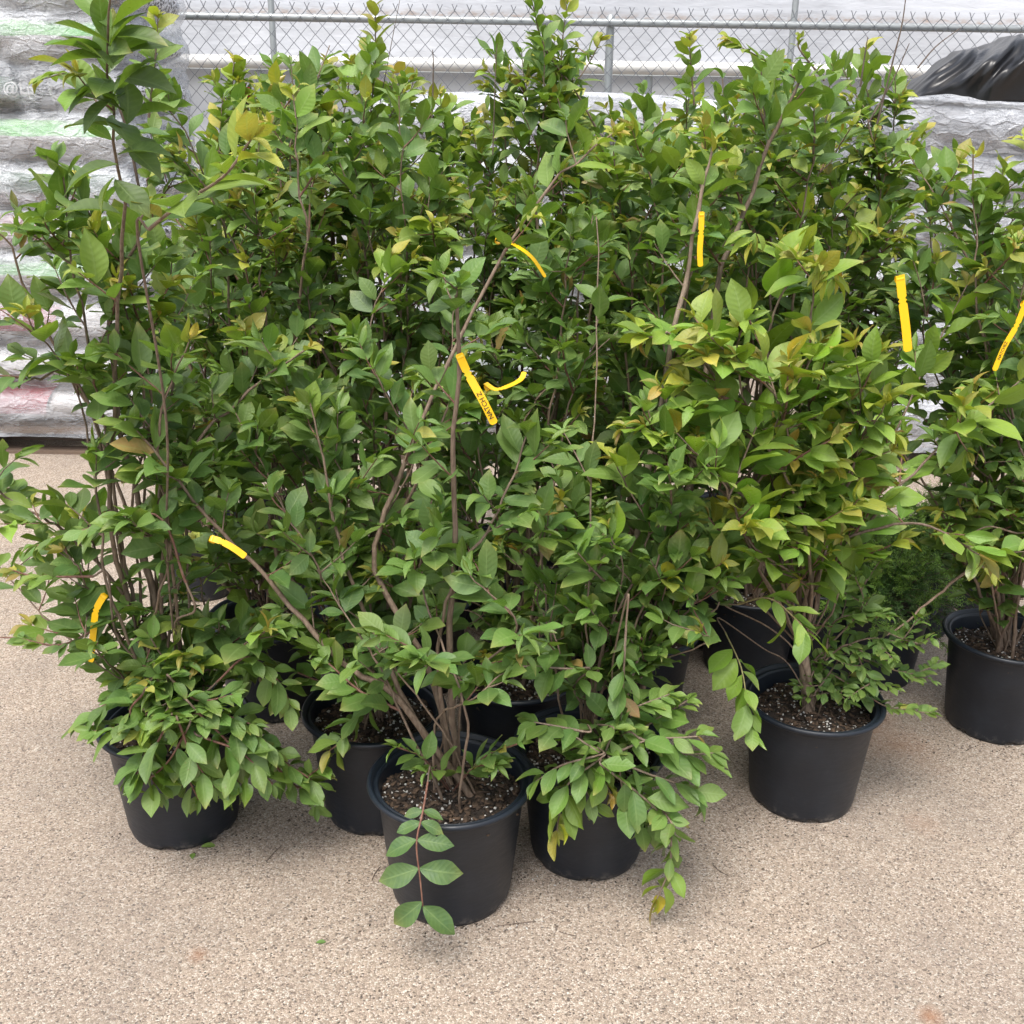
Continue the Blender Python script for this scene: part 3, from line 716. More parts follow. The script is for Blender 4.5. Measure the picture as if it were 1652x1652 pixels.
def bez(a, b, lift=.6, r=None, bend=.06):
    a = np.array(a); b = np.array(b); d = b-a
    m1 = a+np.array([d[0]*.36, d[1]*.36, d[2]*.38+.04]); m2 = a+np.array([d[0]*.72, d[1]*.72, d[2]*.73+.03])
    if r is not None: m1 = m1+r.normal(0, bend*.5, 3)*np.array([1, 1, .2]); m2 = m2+r.normal(0, bend, 3)*np.array([1, 1, .3])
    return [a, m1, m2, b]
def fan(sh, boxes, Yb, rbase=.06, **kw):
    """stems from the pot to places spread through a box of the crown: (x0, y0, x1, y1, count, near, far)"""
    r = sh.rs
    for (x0, y0, x1, y1, n, o0, o1) in boxes:
        for k in range(n):
            px = x0+(x1-x0)*((k+r.random())/n); py = r.uniform(y0, y1); Y = Yb+r.uniform(o0, o1)
            t = atY(px, py, Y)
            if t[2] < .12: continue
            a = r.uniform(0, 6.283); b0 = sh.base+np.array([math.cos(a), math.sin(a), 0])*rbase*r.random()
            big = t[2] > .8
            ln = np.linalg.norm(t-b0)
            lf = kw.get('leaf_from', .46 if big else .34)
            if t[2] < .40: P = [b0, b0+(t-b0)*.35+UP*.13, b0+(t-b0)*.72+UP*.11, t]
            else: P = bez(b0, t, .8, r)
            sh.stem(P, .0020+.0024*ln*r.uniform(.6, 1.5), .0014, lf, kw.get('shoots', 1.0), ln=kw.get('ln', (.07, .21)))

# outline of the whole clump against what stands behind it, as seen in the photograph: crowns were clipped to about this height
OX = [-100, 0, 60, 100, 150, 300, 330, 380, 520, 560, 640, 680, 760, 820, 860, 1000, 1040, 1075, 1120, 1260, 1320, 1420, 1440, 1480, 1540, 1700]
OY = [250, 330, 190, 120, 60, 140, 130, 90, 75, 60, 60, 80, 75, 40, 30, 50, 100, 115, 55, 50, 45, 85, 140, 185, 185, 175]
def clipped(p, slack=0):
    x, y = proj(p); return y > np.interp(x, OX, OY)-slack-18+55*max(0, mnoise.noise(Vector((p[0]*7, p[1]*7, 2))))+35*mnoise.noise(Vector((p[0]*19, p[1]*19, 5)))
def side_ok(p):
    x, y = proj(p)
    if y > 1000 and x < np.interp(y, [1000, 1080, 1180, 1350], [20, 60, 60, 180]): return False
    return True
mk = lambda p: clipped(p)
mkL = lambda p: clipped(p, 0) and side_ok(p)

# ---------------------------------------------------------------- the shrubs, front row first
def hero(sh, pix, Ys, r0=.004, r1=.0015, L=None, isnew=False, gap=.42, start=.3, droop=.1, col=None, flat=None, n=22, leaves=True):
    P = smooth([atY(x, y, Y) for (x, y), Y in zip(pix, Ys)], n)
    sh.st.tube(P, np.linspace(r0, r1, n), 6, 0, BROWN if col is None else col)
    if np.linalg.norm(P[0]-sh.base) > .05:
        a = sh.base+sh.rs.normal(0, .02, 3)*np.array([1, 1, 0]); d = P[0]-a
        rr_ = sh.rs; dl = np.linalg.norm(d)
        Q = smooth([a, a+d*.33+UP*(.03+.07*dl)+rr_.normal(0, .012, 3), a+d*.62+UP*(.02+.06*dl)+rr_.normal(0, .008, 3), P[0]-(P[3]-P[0])*.9+UP*.004, P[0], P[2]], 26)
        sh.st.tube(Q, np.linspace(r0*.85, r0*.8, len(Q)), 6, 0, BROWN*rr_.uniform(.6, 1.1))
        if dl < .35 and rr_.random() < .6: sh.leafy(Q[6:], (L or sh.leafL)*.8, False, .1, .6, False)
    if leaves: sh.leafy(P, L, isnew, start, gap, True, droop, flat)
    return P

def front_shrub(sh):
    Y = sh.base[1]; B = sh.base
    for pix, ys, r0, r1, sh_, lf in (
        ([(728, 1085), (728, 900), (730, 700), (735, 500), (738, 462)], [Y-.02, Y-.04, Y-.06, Y-.07, Y-.08], .0078, .0025, .75, .55),
        ([(640, 1125), (555, 1060), (450, 950), (330, 830), (215, 690)], [Y+.02, Y+.05, Y+.08, Y+.08, Y+.05], .0085, .0022, .8, .5),
        ([(668, 1150), (600, 1000), (540, 830), (500, 650)], [Y+.03, Y+.1, Y+.16, Y+.2], .007, .002, .9, .4),
        ([(700, 1100), (610, 900), (660, 760), (770, 510), (880, 310), (990, 215)], [Y+.05, Y+.15, Y+.2, Y+.3, Y+.35, Y+.4], .008, .002, .8, .55),
        ([(705, 1090), (735, 940), (800, 830), (850, 700)], [Y-.02, Y-.05, Y, Y+.05], .005, .0018, .8, .5)):
        base = B+sh.rs.normal(0, .022, 3)*np.array([1, 1, 0])
        sh.stem([base]+[atY(x, y, q) for (x, y), q in zip(pix, ys)], r0, r1, lf, sh_, ln=(.06, .16))
    fan(sh, [(450, 880, 620, 1000, 1, -.1, .15), (620, 780, 860, 960, 2, -.15, .1)], Y)
    fan(sh, [(560, 1010, 640, 1080, 1, -.12, .0), (690, 1060, 840, 1110, 2, -.12, -.05)], Y, leaf_from=.6, ln=(.04, .09))
    # low leafy sprouts over the soil
    for t in ((640, 1205), (690, 1245), (800, 1235), (835, 1200)):
        p = atY(t[0], t[1], Y-.10); P = smooth([B, B+(p-B)*.5+UP*.03, p], 10); sh.st.tube(P, .0018, 5, 0, RED*.7); sh.leafy(P, .058, False, .45, .5)
    # the spray hanging in front of the pot
    P = hero(sh, [(690, 1262), (682, 1310), (672, 1360), (678, 1420), (682, 1462)], [Y-.13, Y-.20, Y-.235, Y-.25, Y-.255], .0022, .0016, leaves=False, col=RED*.9)
    for t_, L in ((.25, .045), (.36, .055), (.52, .078), (.74, .098), (.98, .096)):
        for sg in (-1, 1):
            p = P[int(np.clip(t_+sh.rs.uniform(-.05, .03), 0, 1)*(len(P)-1))]
            sh.lv.add(p, R_*sg*(.9+sh.rs.uniform(-.1, .1))-U_*(sh.rs.uniform(.05, .35)+.45*(t_ > .95))+np.array([0, -.10, 0]), np.array([sg*.12, -.72, .7])+sh.rs.normal(0, .2, 3), L*sh.rs.uniform(.9, 1.05), L*.5, G_MAT*sh.rs.uniform(.95, 1.4), sh.rs.uniform(.3, .8), sh.rs.uniform(.15, .4))
potted(727, 1250, 1.0, 21, "front middle shrub, nearest black pot with a leafy spray hanging down its front", front_shrub, hi=True, leafL=.066, new=.12, mask=mk)

def left_front(sh):
    Y = sh.base[1]; B = sh.base
    for pix, ys, r0, r1, sh_, lf in (
        ([(215, 980), (170, 800), (172, 620), (190, 400), (182, 200), (180, -20)], [Y, Y-.05, Y-.1, Y-.22, Y-.42, Y-.62], .0072, .0014, .22, .60),
        ([(250, 980), (225, 800), (195, 620), (188, 470), (215, 400), (240, 330)], [Y, Y, Y-.02, Y-.05, Y-.08, Y-.1], .0085, .002, .7, .6),
        ([(240, 960), (150, 700), (70, 560), (0, 400), (-30, 385)], [Y, Y+.05, Y+.05, Y+.03, Y], .005, .0018, .9, .45),
        ([(225, 1000), (120, 870), (40, 820), (-30, 770)], [Y, Y+.02, Y, Y], .005, .002, .8, .4),
        ([(260, 960), (300, 740), (400, 640), (500, 560)], [Y, Y, Y+.05, Y+.05], .006, .002, .9, .45),
        ([(210, 990), (140, 640), (60, 615), (10, 610)], [Y, Y-.1, Y-.14, Y-.16], .004, .0016, .5, .6)):
        sh.stem([B+sh.rs.normal(0, .015, 3)*np.array([1, 1, 0])]+[atY(x, y, q) for (x, y), q in zip(pix, ys)], r0, r1, lf, sh_, ln=(.07, .2))
    fan(sh, [(20, 200, 330, 560, 7, -.25, .2), (-30, 560, 170, 950, 3, -.15, .2), (200, 620, 420, 900, 4, -.2, .1), (120, 980, 440, 1120, 10, -.2, .1), (240, 960, 460, 1060, 3, -.2, 0)], Y)
    # big leaves of the tall shoot close to the camera
    r = sh.rs
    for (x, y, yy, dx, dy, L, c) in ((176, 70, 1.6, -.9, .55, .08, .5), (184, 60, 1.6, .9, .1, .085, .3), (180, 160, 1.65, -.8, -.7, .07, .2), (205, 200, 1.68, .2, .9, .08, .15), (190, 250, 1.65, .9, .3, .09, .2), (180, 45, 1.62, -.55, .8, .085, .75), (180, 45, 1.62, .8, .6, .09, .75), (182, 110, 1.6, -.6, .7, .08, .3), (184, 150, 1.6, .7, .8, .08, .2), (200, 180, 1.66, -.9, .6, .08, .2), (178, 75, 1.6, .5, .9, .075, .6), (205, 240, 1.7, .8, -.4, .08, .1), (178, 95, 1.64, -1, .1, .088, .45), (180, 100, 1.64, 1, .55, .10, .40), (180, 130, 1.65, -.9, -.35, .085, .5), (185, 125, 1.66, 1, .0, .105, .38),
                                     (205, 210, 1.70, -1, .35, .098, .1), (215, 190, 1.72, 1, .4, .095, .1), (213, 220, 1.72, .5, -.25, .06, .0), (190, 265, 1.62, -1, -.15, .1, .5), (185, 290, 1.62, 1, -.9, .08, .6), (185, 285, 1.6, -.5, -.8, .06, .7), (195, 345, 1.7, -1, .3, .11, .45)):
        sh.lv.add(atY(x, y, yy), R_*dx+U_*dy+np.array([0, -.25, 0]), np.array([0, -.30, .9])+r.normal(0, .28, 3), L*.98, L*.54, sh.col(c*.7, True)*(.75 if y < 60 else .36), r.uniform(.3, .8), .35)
    # near branch carrying large light leaves towards the middle
    P = hero(sh, [(240, 370), (290, 330), (360, 285), (405, 225)], [Y-.45, Y-.5, Y-.55, Y-.58], .003, .0018, .095, True, .5, .15, .0)
    for pix, yy, L, nw in (([(250, 1150), (300, 1160), (345, 1200), (352, 1255)], Y-.2, .075, False), ([(280, 1180), (300, 1245), (320, 1290)], Y-.2, .07, False), ([(330, 1130), (400, 1180), (460, 1230), (505, 1262), (510, 1300)], Y-.15, .07, False),
                           ([(240, 1100), (180, 1130), (130, 1165)], Y-.15, .07, False), ([(330, 1150), (270, 1160), (215, 1180)], Y-.22, .06, True), ([(350, 1100), (400, 1060), (450, 1100), (470, 1140)], Y-.15, .07, False), ([(180, 1000), (100, 1040), (30, 1030), (-10, 1028)], Y-.05, .045, False),
                           ([(260, 1160), (235, 1200), (240, 1240), (255, 1280)], Y-.22, .078, False), ([(300, 1180), (270, 1230), (225, 1270)], Y-.24, .078, False), ([(320, 1150), (370, 1200), (390, 1240), (380, 1270)], Y-.22, .08, False), ([(340, 1170), (420, 1190), (440, 1230)], Y-.2, .07, False), ([(230, 1120), (210, 1150), (240, 1190)], Y-.22, .07, True), ([(290, 1170), (310, 1220), (345, 1270)], Y-.25, .085, False), ([(270, 1170), (240, 1220), (215, 1255)], Y-.25, .085, False), ([(330, 1190), (390, 1215), (440, 1265)], Y-.23, .08, False), ([(300, 1150), (350, 1150), (410, 1170)], Y-.2, .075, False), ([(260, 1140), (200, 1170), (150, 1180)], Y-.2, .075, False),
                           ([(280, 1100), (320, 1130), (380, 1120)], Y-.2, .07, False), ([(440, 1230), (480, 1270), (500, 1250), (515, 1240)], Y-.14, .075, False), ([(300, 940), (250, 830), (120, 860), (60, 880)], Y-.2, .075, False), ([(150, 930), (60, 930), (20, 920)], Y-.15, .06, True)):
        hero(sh, pix, [yy]*len(pix), .003, .0015, L, nw, .42, .25, .12, col=RED*.7)
potted(281, 1157, .97, 33, "left front shrub, tallest shoot with large dark leaves reaching the top of the photo", left_front, hi=True, leafL=.066, new=.22, mask=mkL)

def second_left(sh):
    Y = sh.base[1]; B = sh.base
    fan(sh, [(380, 300, 640, 720, 9, -.15, .3), (400, 720, 640, 960, 6, -.2, .1), (480, 960, 640, 1060, 4, -.15, 0)], Y)
    for pix, ys, r0 in (([(540, 1040), (470, 930), (420, 800), (410, 650)], [Y-.02, Y-.05, Y, Y], .008), ([(620, 1040), (640, 860), (690, 740), (750, 590)], [Y, Y+.05, Y+.1, Y+.15], .007)):
        sh.stem([B]+[atY(x, y, q) for (x, y), q in zip(pix, ys)], r0, .002, .5, .8)
    for pix, yy, L, nw in (([(640, 1100), (600, 1130), (565, 1170), (548, 1195)], Y-.2, .075, False), ([(560, 1180), (545, 1200), (530, 1212)], Y-.22, .07, True), ([(600, 1120), (520, 1100), (480, 1085)], Y-.15, .06, False)):
        hero(sh, pix, [yy]*len(pix), .0025, .0015, L, nw, .42, .15, .2, col=RED*.7)
potted(604, 1137, .98, 34, "shrub just left of the front pot, pot partly hidden behind it", second_left, leafL=.062, new=.15, mask=mk)

def right_of_front(sh):
    Y = sh.base[1]; B = sh.base
    sh.stem([B+np.array([.05, .03, 0])]+[atY(x, y, q) for (x, y), q in (((1000, 1060), Y+.05), ((1028, 860), Y+.1), ((1065, 620), Y+.16), ((1120, 380), Y+.2), ((1150, 235), Y+.22))], .011, .003, .62, .7, col=TAN, ln=(.07, .2))
    sh.stem([B+np.array([.07, .04, 0])]+[atY(x, y, q) for (x, y), q in (((1060, 1040), Y+.08), ((1110, 930), Y+.1), ((1165, 480), Y+.3), ((1225, 270), Y+.36), ((1290, 130), Y+.38))], .011, .003, .55, .9, col=BROWN*.7)
    sh.stem([B]+[atY(x, y, q) for (x, y), q in (((953, 1100), Y-.1), ((954, 940), Y-.12), ((956, 700), Y), ((962, 350), Y+.2))], .0032, .0015, .55, .6, tip=False)
    fan(sh, [(860, 620, 1140, 900, 9, -.1, .3), (850, 900, 1130, 1100, 9, -.15, .15), (1050, 880, 1180, 1040, 4, -.1, .15)], Y)
    for pix, yy, L, nw in (([(960, 1230), (920, 1260), (905, 1300), (897, 1350)], Y-.22, .072, True), ([(985, 1245), (1030, 1280), (1070, 1320), (1085, 1370)], Y-.24, .082, False), ([(1083, 1345), (1080, 1400), (1060, 1450)], Y-.27, .07, True),
                           ([(975, 1225), (1040, 1195), (1100, 1190), (1125, 1188)], Y-.2, .078, False), ([(960, 1210), (930, 1190), (910, 1180)], Y-.2, .075, False), ([(975, 1200), (985, 1160), (1000, 1120)], Y-.12, .065, False), ([(970, 1200), (1010, 1150), (1080, 1120)], Y-.12, .065, False),
                           ([(940, 1230), (945, 1270), (960, 1300)], Y-.2, .07, False), ([(1000, 1230), (1050, 1250), (1110, 1270), (1125, 1290)], Y-.22, .08, False), ([(960, 1220), (905, 1235), (865, 1260)], Y-.22, .078, False), ([(1000, 1250), (1010, 1290), (1040, 1330)], Y-.22, .078, False), ([(1030, 1190), (1090, 1215), (1150, 1215)], Y-.2, .078, False), ([(940, 1180), (890, 1170), (862, 1165)], Y-.2, .08, False), ([(985, 1190), (970, 1240), (985, 1280)], Y-.2, .07, True), ([(1000, 1200), (1060, 1160), (1110, 1130)], Y-.1, .07, False), ([(1010, 1010), (1000, 1180), (985, 1240)], Y-.15, .06, False), ([(930, 1080), (850, 1075), (800, 1080)], Y-.15, .07, False)):
        hero(sh, pix, [yy]*len(pix), .0028, .0015, L, nw, .42, .15, .25, col=TAN*.8)
potted(952, 1197, .98, 35, "shrub just right of the front pot with light sprays drooping to the paving", right_of_front, leafL=.066, new=.2, tone=.12, mask=mk)

def light_green(sh):
    Y = sh.base[1]; B = sh.base
    sh.st.tube(smooth([B-UP*.02, atY(1300, 1090, Y), atY(1295, 1050, Y)], 8), [.017, .0165, .016, .0155, .015, .0145, .014, .014], 12, 0, TAN*1.05)
    top = atY(1296, 1052, Y)
    tips = [([(1310, 900), (1318, 780), (1310, 600), (1318, 430)], [0, -.05, -.08, -.12], .007), ([(1325, 930), (1395, 850), (1500, 740), (1660, 600)], [0, .05, .1, .15], .007), ([(1320, 960), (1370, 870), (1440, 700), (1560, 460)], [0, .08, .2, .35], .007),
            ([(1290, 960), (1240, 850), (1150, 760), (1070, 700), (1010, 690)], [0, -.1, -.18, -.22, -.25], .006), ([(1300, 940), (1260, 800), (1180, 640), (1100, 550), (1040, 545)], [0, -.05, -.1, -.14, -.16], .007), ([(1300, 950), (1280, 760), (1240, 560), (1290, 420)], [0, .0, 0, 0], .006),
            ([(1310, 930), (1370, 780), (1400, 680), (1440, 700)], [-.05, -.1, -.14, -.16], .005), ([(1320, 900), (1420, 850), (1510, 850), (1580, 895)], [-.02, -.05, -.1, -.12], .005)]
    for pix, off, r0 in tips:
        sh.stem([top]+[atY(x, y, Y+o) for (x, y), o in zip(pix, off)], r0, .0018, .40, .9, isnew=True, ln=(.07, .2))
    b_ = sh.base; sh.base = top
    fan(sh, [(1060, 480, 1440, 860, 12, -.3, .08), (1150, 820, 1420, 960, 4, -.1, .15)], Y, rbase=.012, leaf_from=.38)
    sh.base = b_
    sh2 = sh.leafL; sh.leafL = .05; t0 = sh.tone; sh.tone = -.25; nw = sh.new; sh.new = 0
    for pix in ([(1320, 1075), (1370, 1040), (1400, 1090), (1440, 1110)], [(1330, 1060), (1400, 1030), (1470, 1040), (1500, 1030)], [(1330, 1080), (1380, 1110), (1430, 1140), (1470, 1145)], [(1330, 1050), (1390, 980), (1380, 930)], [(1320, 1085), (1345, 1110), (1365, 1130)], [(1330, 1060), (1350, 1000), (1430, 990)], [(1380, 1060), (1440, 1080), (1480, 1095)]):
        P = hero(sh, pix, [Y, Y-.02, Y-.05, Y-.08][:len(pix)], .0025, .0013, .046, False, .5, .25, 0)
        for k in (8, 12, 16): sh.shoot(P[k], sh.rs.normal(0, 1, 3)*np.array([1, .6, .3])+(P[-1]-P[0])*2, .09, .042, False, sub=False)
    sh.leafL, sh.tone, sh.new = sh2, t0, nw
    hero(sh, [(1190, 975), (1240, 965), (1285, 1000), (1300, 1020)], [Y-.15, Y-.2, Y-.22, Y-.24], .0025, .0015, .085, False, .40, .35, .35, col=np.array([.3, .25, .08]))
    hero(sh, [(1170, 1020), (1195, 1075), (1205, 1130), (1215, 1180)], [Y-.12, Y-.2, Y-.25, Y-.27], .0022, .0013, .078, False, .45, .2, .45, col=np.array([.25, .25, .07]))
    # drooping new tips at the top
    for x, y, dx in ((1330, 425, -.3), (1375, 365, .5), (1340, 440, .4), (1215, 380, -.4), (1060, 530, -.4), (1385, 610, .5)):
        for q in range(7):
            sh.lv.add(atY(x+sh.rs.uniform(-8, 8), y+sh.rs.uniform(-8, 8), Y-.12), R_*(dx+sh.rs.normal(0, .6))-U_*sh.rs.uniform(.1, .9), np.array([0, -.6, .6])+sh.rs.normal(0, .3, 3), sh.rs.uniform(.035, .075), sh.rs.uniform(.012, .026), sh.col(sh.rs.uniform(.7, 1), True), 1.0, .5)
potted(1311, 1122, .98, 36, "light green shrub on one thick pale trunk, in the black pot at centre right", light_green, leafL=.078, new=.6, tone=1.4, mask=mk)

def right_edge(sh):
    Y = sh.base[1]; B = sh.base
    for pix, off, r0 in (([(1630, 900), (1590, 780), (1560, 700), (1530, 600)], [0, .05, .08, .1], .009), ([(1640, 900), (1620, 700), (1600, 480), (1570, 250)], [0, 0, .0, .0], .008), ([(1600, 920), (1520, 960), (1430, 1025)], [-.1, -.2, -.3], .0065), ([(1560, 920), (1480, 760), (1400, 640)], [-.05, 0, .05], .006)):
        sh.stem([B]+[atY(x, y, Y+o) for (x, y), o in zip(pix, off)], r0, .002, .5 if pix[-1][1] < 1000 else 2, .8, tip=pix[-1][1] < 1000)
    fan(sh, [(1440, 210, 1720, 480, 10, -.2, .3), (1480, 480, 1740, 800, 9, -.3, .2), (1500, 800, 1720, 930, 5, -.2, .1), (1560, 930, 1700, 990, 3, -.1, .1)], Y)
    hero(sh, [(1640, 860), (1590, 850), (1560, 880), (1600, 930)], [Y-.25]*4, .0025, .0015, .085, True, .5, .2, .2)
potted(1628, 1022, .98, 37, "shrub at the right edge in a black pot standing alone, gritty soil showing", right_edge, leafL=.066, new=.22, mask=mk)

def simple(boxes, **kw):
    def f(sh): fan(sh, boxes, sh.base[1], **kw)
    return f
def behind_left(sh):
    Y = sh.base[1]
    fan(sh, [(230, 150, 500, 400, 10, -.2, .2), (260, 400, 520, 760, 8, -.3, .1), (330, 800, 500, 950, 5, -.2, 0)], Y)
    sh.stem([sh.base]+[atY(x, y, Y-.05) for x, y in ((345, 900), (352, 760), (300, 560), (245, 420))], .011, .003, .5, .7)
potted(433, 990, .98, 38, "shrub in the dark pot behind and right of the left front pot", behind_left, leafL=.062, new=.22, mask=mkL)
potted(830, 1078, .97, 39, "shrub with forked bare trunk in the shaded pot directly behind the front gap", lambda sh: (
    sh.stem([sh.base, atY(842, 980, sh.base[1]), atY(835, 960, sh.base[1]), atY(870, 820, sh.base[1]+.05), atY(900, 600, sh.base[1]+.1), atY(860, 300, sh.base[1]+.1)], .012, .003, .5, .8),
    sh.stem([sh.base, atY(850, 1010, sh.base[1]), atY(925, 950, sh.base[1]+.05), atY(1000, 800, sh.base[1]+.1), atY(1010, 520, sh.base[1]+.1)], .010, .003, .5, .8),
    fan(sh, [(700, 330, 1000, 700, 8, -.15, .2), (720, 700, 1000, 900, 5, -.1, .1), (690, 960, 800, 1010, 2, -.15, 0)], sh.base[1])), leafL=.062, new=.15, mask=mk)
potted(672, 960, .97, 40, "shrub in the shaded pot behind the left half of the nearest pot", simple([(470, 130, 720, 360, 9, -.2, .2), (500, 360, 760, 760, 7, -.2, .2), (560, 760, 740, 900, 3, -.1, .1)]), leafL=.062, new=.2, mask=mk)
potted(1030, 1010, .97, 41, "shrub in the half hidden pot between the two forked trunks", simple([(930, 110, 1180, 420, 9, -.2, .2), (900, 420, 1180, 800, 8, -.2, .2), (960, 800, 1120, 930, 3, -.1, .1)]), leafL=.062, new=.2, mask=mk)
potted(1213, 942, .97, 42, "shrub in the dark pot behind the light green one, crown at upper right", simple([(1130, 90, 1440, 330, 11, -.25, .25), (1180, 330, 1480, 640, 8, -.2, .2), (1150, 640, 1300, 900, 5, -.2, .1)]), leafL=.064, new=.3, tone=-.1, mask=mk)
back = [(750, 870, .95, 81, "low shrub filling the shade behind the upright stem of the nearest shrub", [(640, 420, 860, 700, 6, -.2, .2), (640, 700, 860, 850, 6, -.2, .1)]),
        (940, 955, .95, 82, "low shrub filling the shade right of the forked trunk", [(860, 480, 1080, 760, 6, -.2, .2), (860, 760, 1060, 930, 6, -.2, .1)]),
        (1105, 900, .95, 83, "low shrub in the shade left of the pale trunked shrub", [(1040, 430, 1240, 700, 6, -.2, .2), (1040, 700, 1240, 860, 6, -.2, .1)]),
        (500, 880, .95, 84, "low shrub in the shade above the two left middle pots", [(400, 480, 620, 700, 6, -.2, .2), (420, 700, 620, 850, 5, -.2, .1)]),
        (1330, 930, .95, 85, "low shrub in the shade right behind the pale trunk", [(1240, 480, 1440, 760, 7, -.2, .2)]),
        (845, 905, .95, 50, "shrub in the third row behind the forked trunk", [(740, 45, 1020, 330, 14, -.2, .2), (760, 330, 1000, 640, 5, -.2, .2)]),
        (560, 900, .95, 51, "shrub in the third row with the tall pointed leader at upper left centre", [(420, 65, 660, 330, 13, -.2, .2), (420, 330, 640, 640, 5, -.2, .2)]),
        (320, 835, .95, 52, "shrub behind the left front one, against the wrapped mulch stack", [(330, 95, 480, 330, 10, -.2, .2), (240, 330, 460, 600, 6, -.2, .2), (240, 600, 380, 760, 3, -.1, .1)]),
        (1010, 860, .95, 53, "shrub in the back row right of centre with orange young tips", [(860, 65, 1120, 330, 12, -.2, .2)]),
        (1380, 860, .95, 54, "shrub in the back row in front of the right wrapped stack", [(1300, 75, 1500, 330, 11, -.2, .2), (1320, 330, 1520, 560, 4, -.2, .2)]),
        (1570, 850, .95, 55, "shrub in the back row at far right below the black plastic", [(1500, 250, 1720, 480, 7, -.2, .2), (1520, 480, 1720, 680, 5, -.2, .2)]),
        (690, 815, .95, 56, "shrub in the back row in front of the middle wrapped stack", [(620, 115, 840, 340, 11, -.2, .2)]),
        (1180, 815, .95, 57, "shrub in the back row between the middle and right wrapped stacks", [(1060, 95, 1330, 330, 13, -.2, .2), (1130, 330, 1350, 560, 4, -.2, .2)]),
        (470, 815, .95, 58, "shrub in the back row with red flower buds near the fence", [(340, 95, 540, 300, 12, -.2, .2), (360, 300, 560, 560, 4, -.2, .2)])]
for px, py, sc, sd_, lab, boxes in back:
    sh = potted(px, py, sc, sd_, lab, simple(boxes, ln=(.08, .22)), soil_hi=False, hi=False, leafL=.062, new=.3, mask=mk, sp=1.1)
    if sd_ == 58:
        b = MB(); base = np.array(sh.root.location)
        for (x, y) in ((396, 146), (402, 150), (398, 157), (405, 160), (392, 152)):
            p = atY(x, y, base[1]-.1)-base
            for q in range(7):
                a = q*.9; d = np.array([math.cos(a), math.sin(a)*.6, .5])*.012
                b.add([p, p+d+np.array([.005, 0, .004]), p+d*1.5, p+d+np.array([-.005, 0, .005])], [(0, 1, 2, 3)], 0, (.55, .02, .10))
        b.build("flower_buds", mat_col("petal", .5), sh.root)

# tall leaders and bare twigs that stand above the clump
def add_leaders(hostname, seed, items):
    """extra stems added to an existing shrub as one more stems/foliage pair"""
    root = SH[hostname]; base = np.array(root.location)
    for q_, (pts, off, r0, kind, L, isnew) in enumerate(items):
        s = Shrub(seed*10+q_, hi=True); Y = base[1]
        P = smooth([atY(x, y, Y+o) for (x, y), o in zip(pts, off)], 24)-base
        s.st.tube(P, np.linspace(r0, r0*.4, 24)*(1+.1*np.sin(np.arange(24)*2.1)), 6, 0, DARKTW if kind == 'bare' else BROWN*.8)
        s.st.build("bare_twig" if kind == 'bare' else "leading_shoot", M_bark, root)
        if kind != 'bare':
            s.leafy(P, L, isnew, .1, .42); lb = MB(); s.lv.to(lb, s.rs, True); lb.build("shoot_leaves", M_leaf, root)
SH = {o['label']: o for o in COL.objects if o.name.startswith('potted_shrub') and o.parent is None}
def K(sub): return [k for k in SH if sub in k][0]
add_leaders(K("tall pointed leader"), 71, [([(590, 420), (592, 250), (604, 120), (606, 10)], [0, 0, -.05, -.08], .004, 'leaf', .075, True), ([(600, 240), (620, 130), (645, 0)], [0, 0, 0], .002, 'bare', 0, False)])
add_leaders(K("third row behind the forked"), 72, [([(990, 260), (930, 150), (880, 80), (855, -10)], [0, 0, -.05, -.1], .004, 'leaf', .065, False), ([(905, 130), (907, 70), (915, 5)], [0, 0, 0], .003, 'leaf', .055, True), ([(795, 250), (800, 100), (802, 70)], [0, 0, 0], .0022, 'bare', 0, False), ([(697, 200), (699, 110), (698, 80)], [0, 0, 0], .003, 'bare', 0, False)])
add_leaders(K("crown at upper right"), 73, [([(1415, 200), (1440, 100), (1455, 40), (1462, -10)], [.2, .2, .2, .2], .0032, 'bare', 0, False), ([(1400, 200), (1440, 130), (1467, 70)], [.2, .2, .2], .003, 'bare', 0, False), ([(1480, 110), (1510, 75), (1550, 45)], [.2, .2, .2], .0025, 'bare', 0, False), ([(1388, 140), (1395, 90), (1400, 60)], [.2, .2, .2], .003, 'bare', 0, False),
                                             ([(1120, 170), (1115, 110), (1112, 60)], [-.1, -.1, -.1], .003, 'leaf', .06, True), ([(1290, 130), (1230, 95), (1175, 65)], [-.1, -.1, -.1], .003, 'leaf', .07, True), ([(1330, 130), (1290, 80), (1290, 60)], [0, 0, 0], .003, 'leaf', .04, True)])
add_leaders(K("left front shrub"), 74, [([(230, 330), (195, 180), (140, 120), (125, 118)], [-.1, -.15, -.18, -.2], .003, 'bare', 0, False), ([(160, 170), (120, 120), (60, 130)], [-.2, -.2, -.2], .002, 'leaf', .045, True), ([(240, 190), (250, 100), (255, 30)], [-.1, -.1, -.1], .0025, 'leaf', .05, True)])

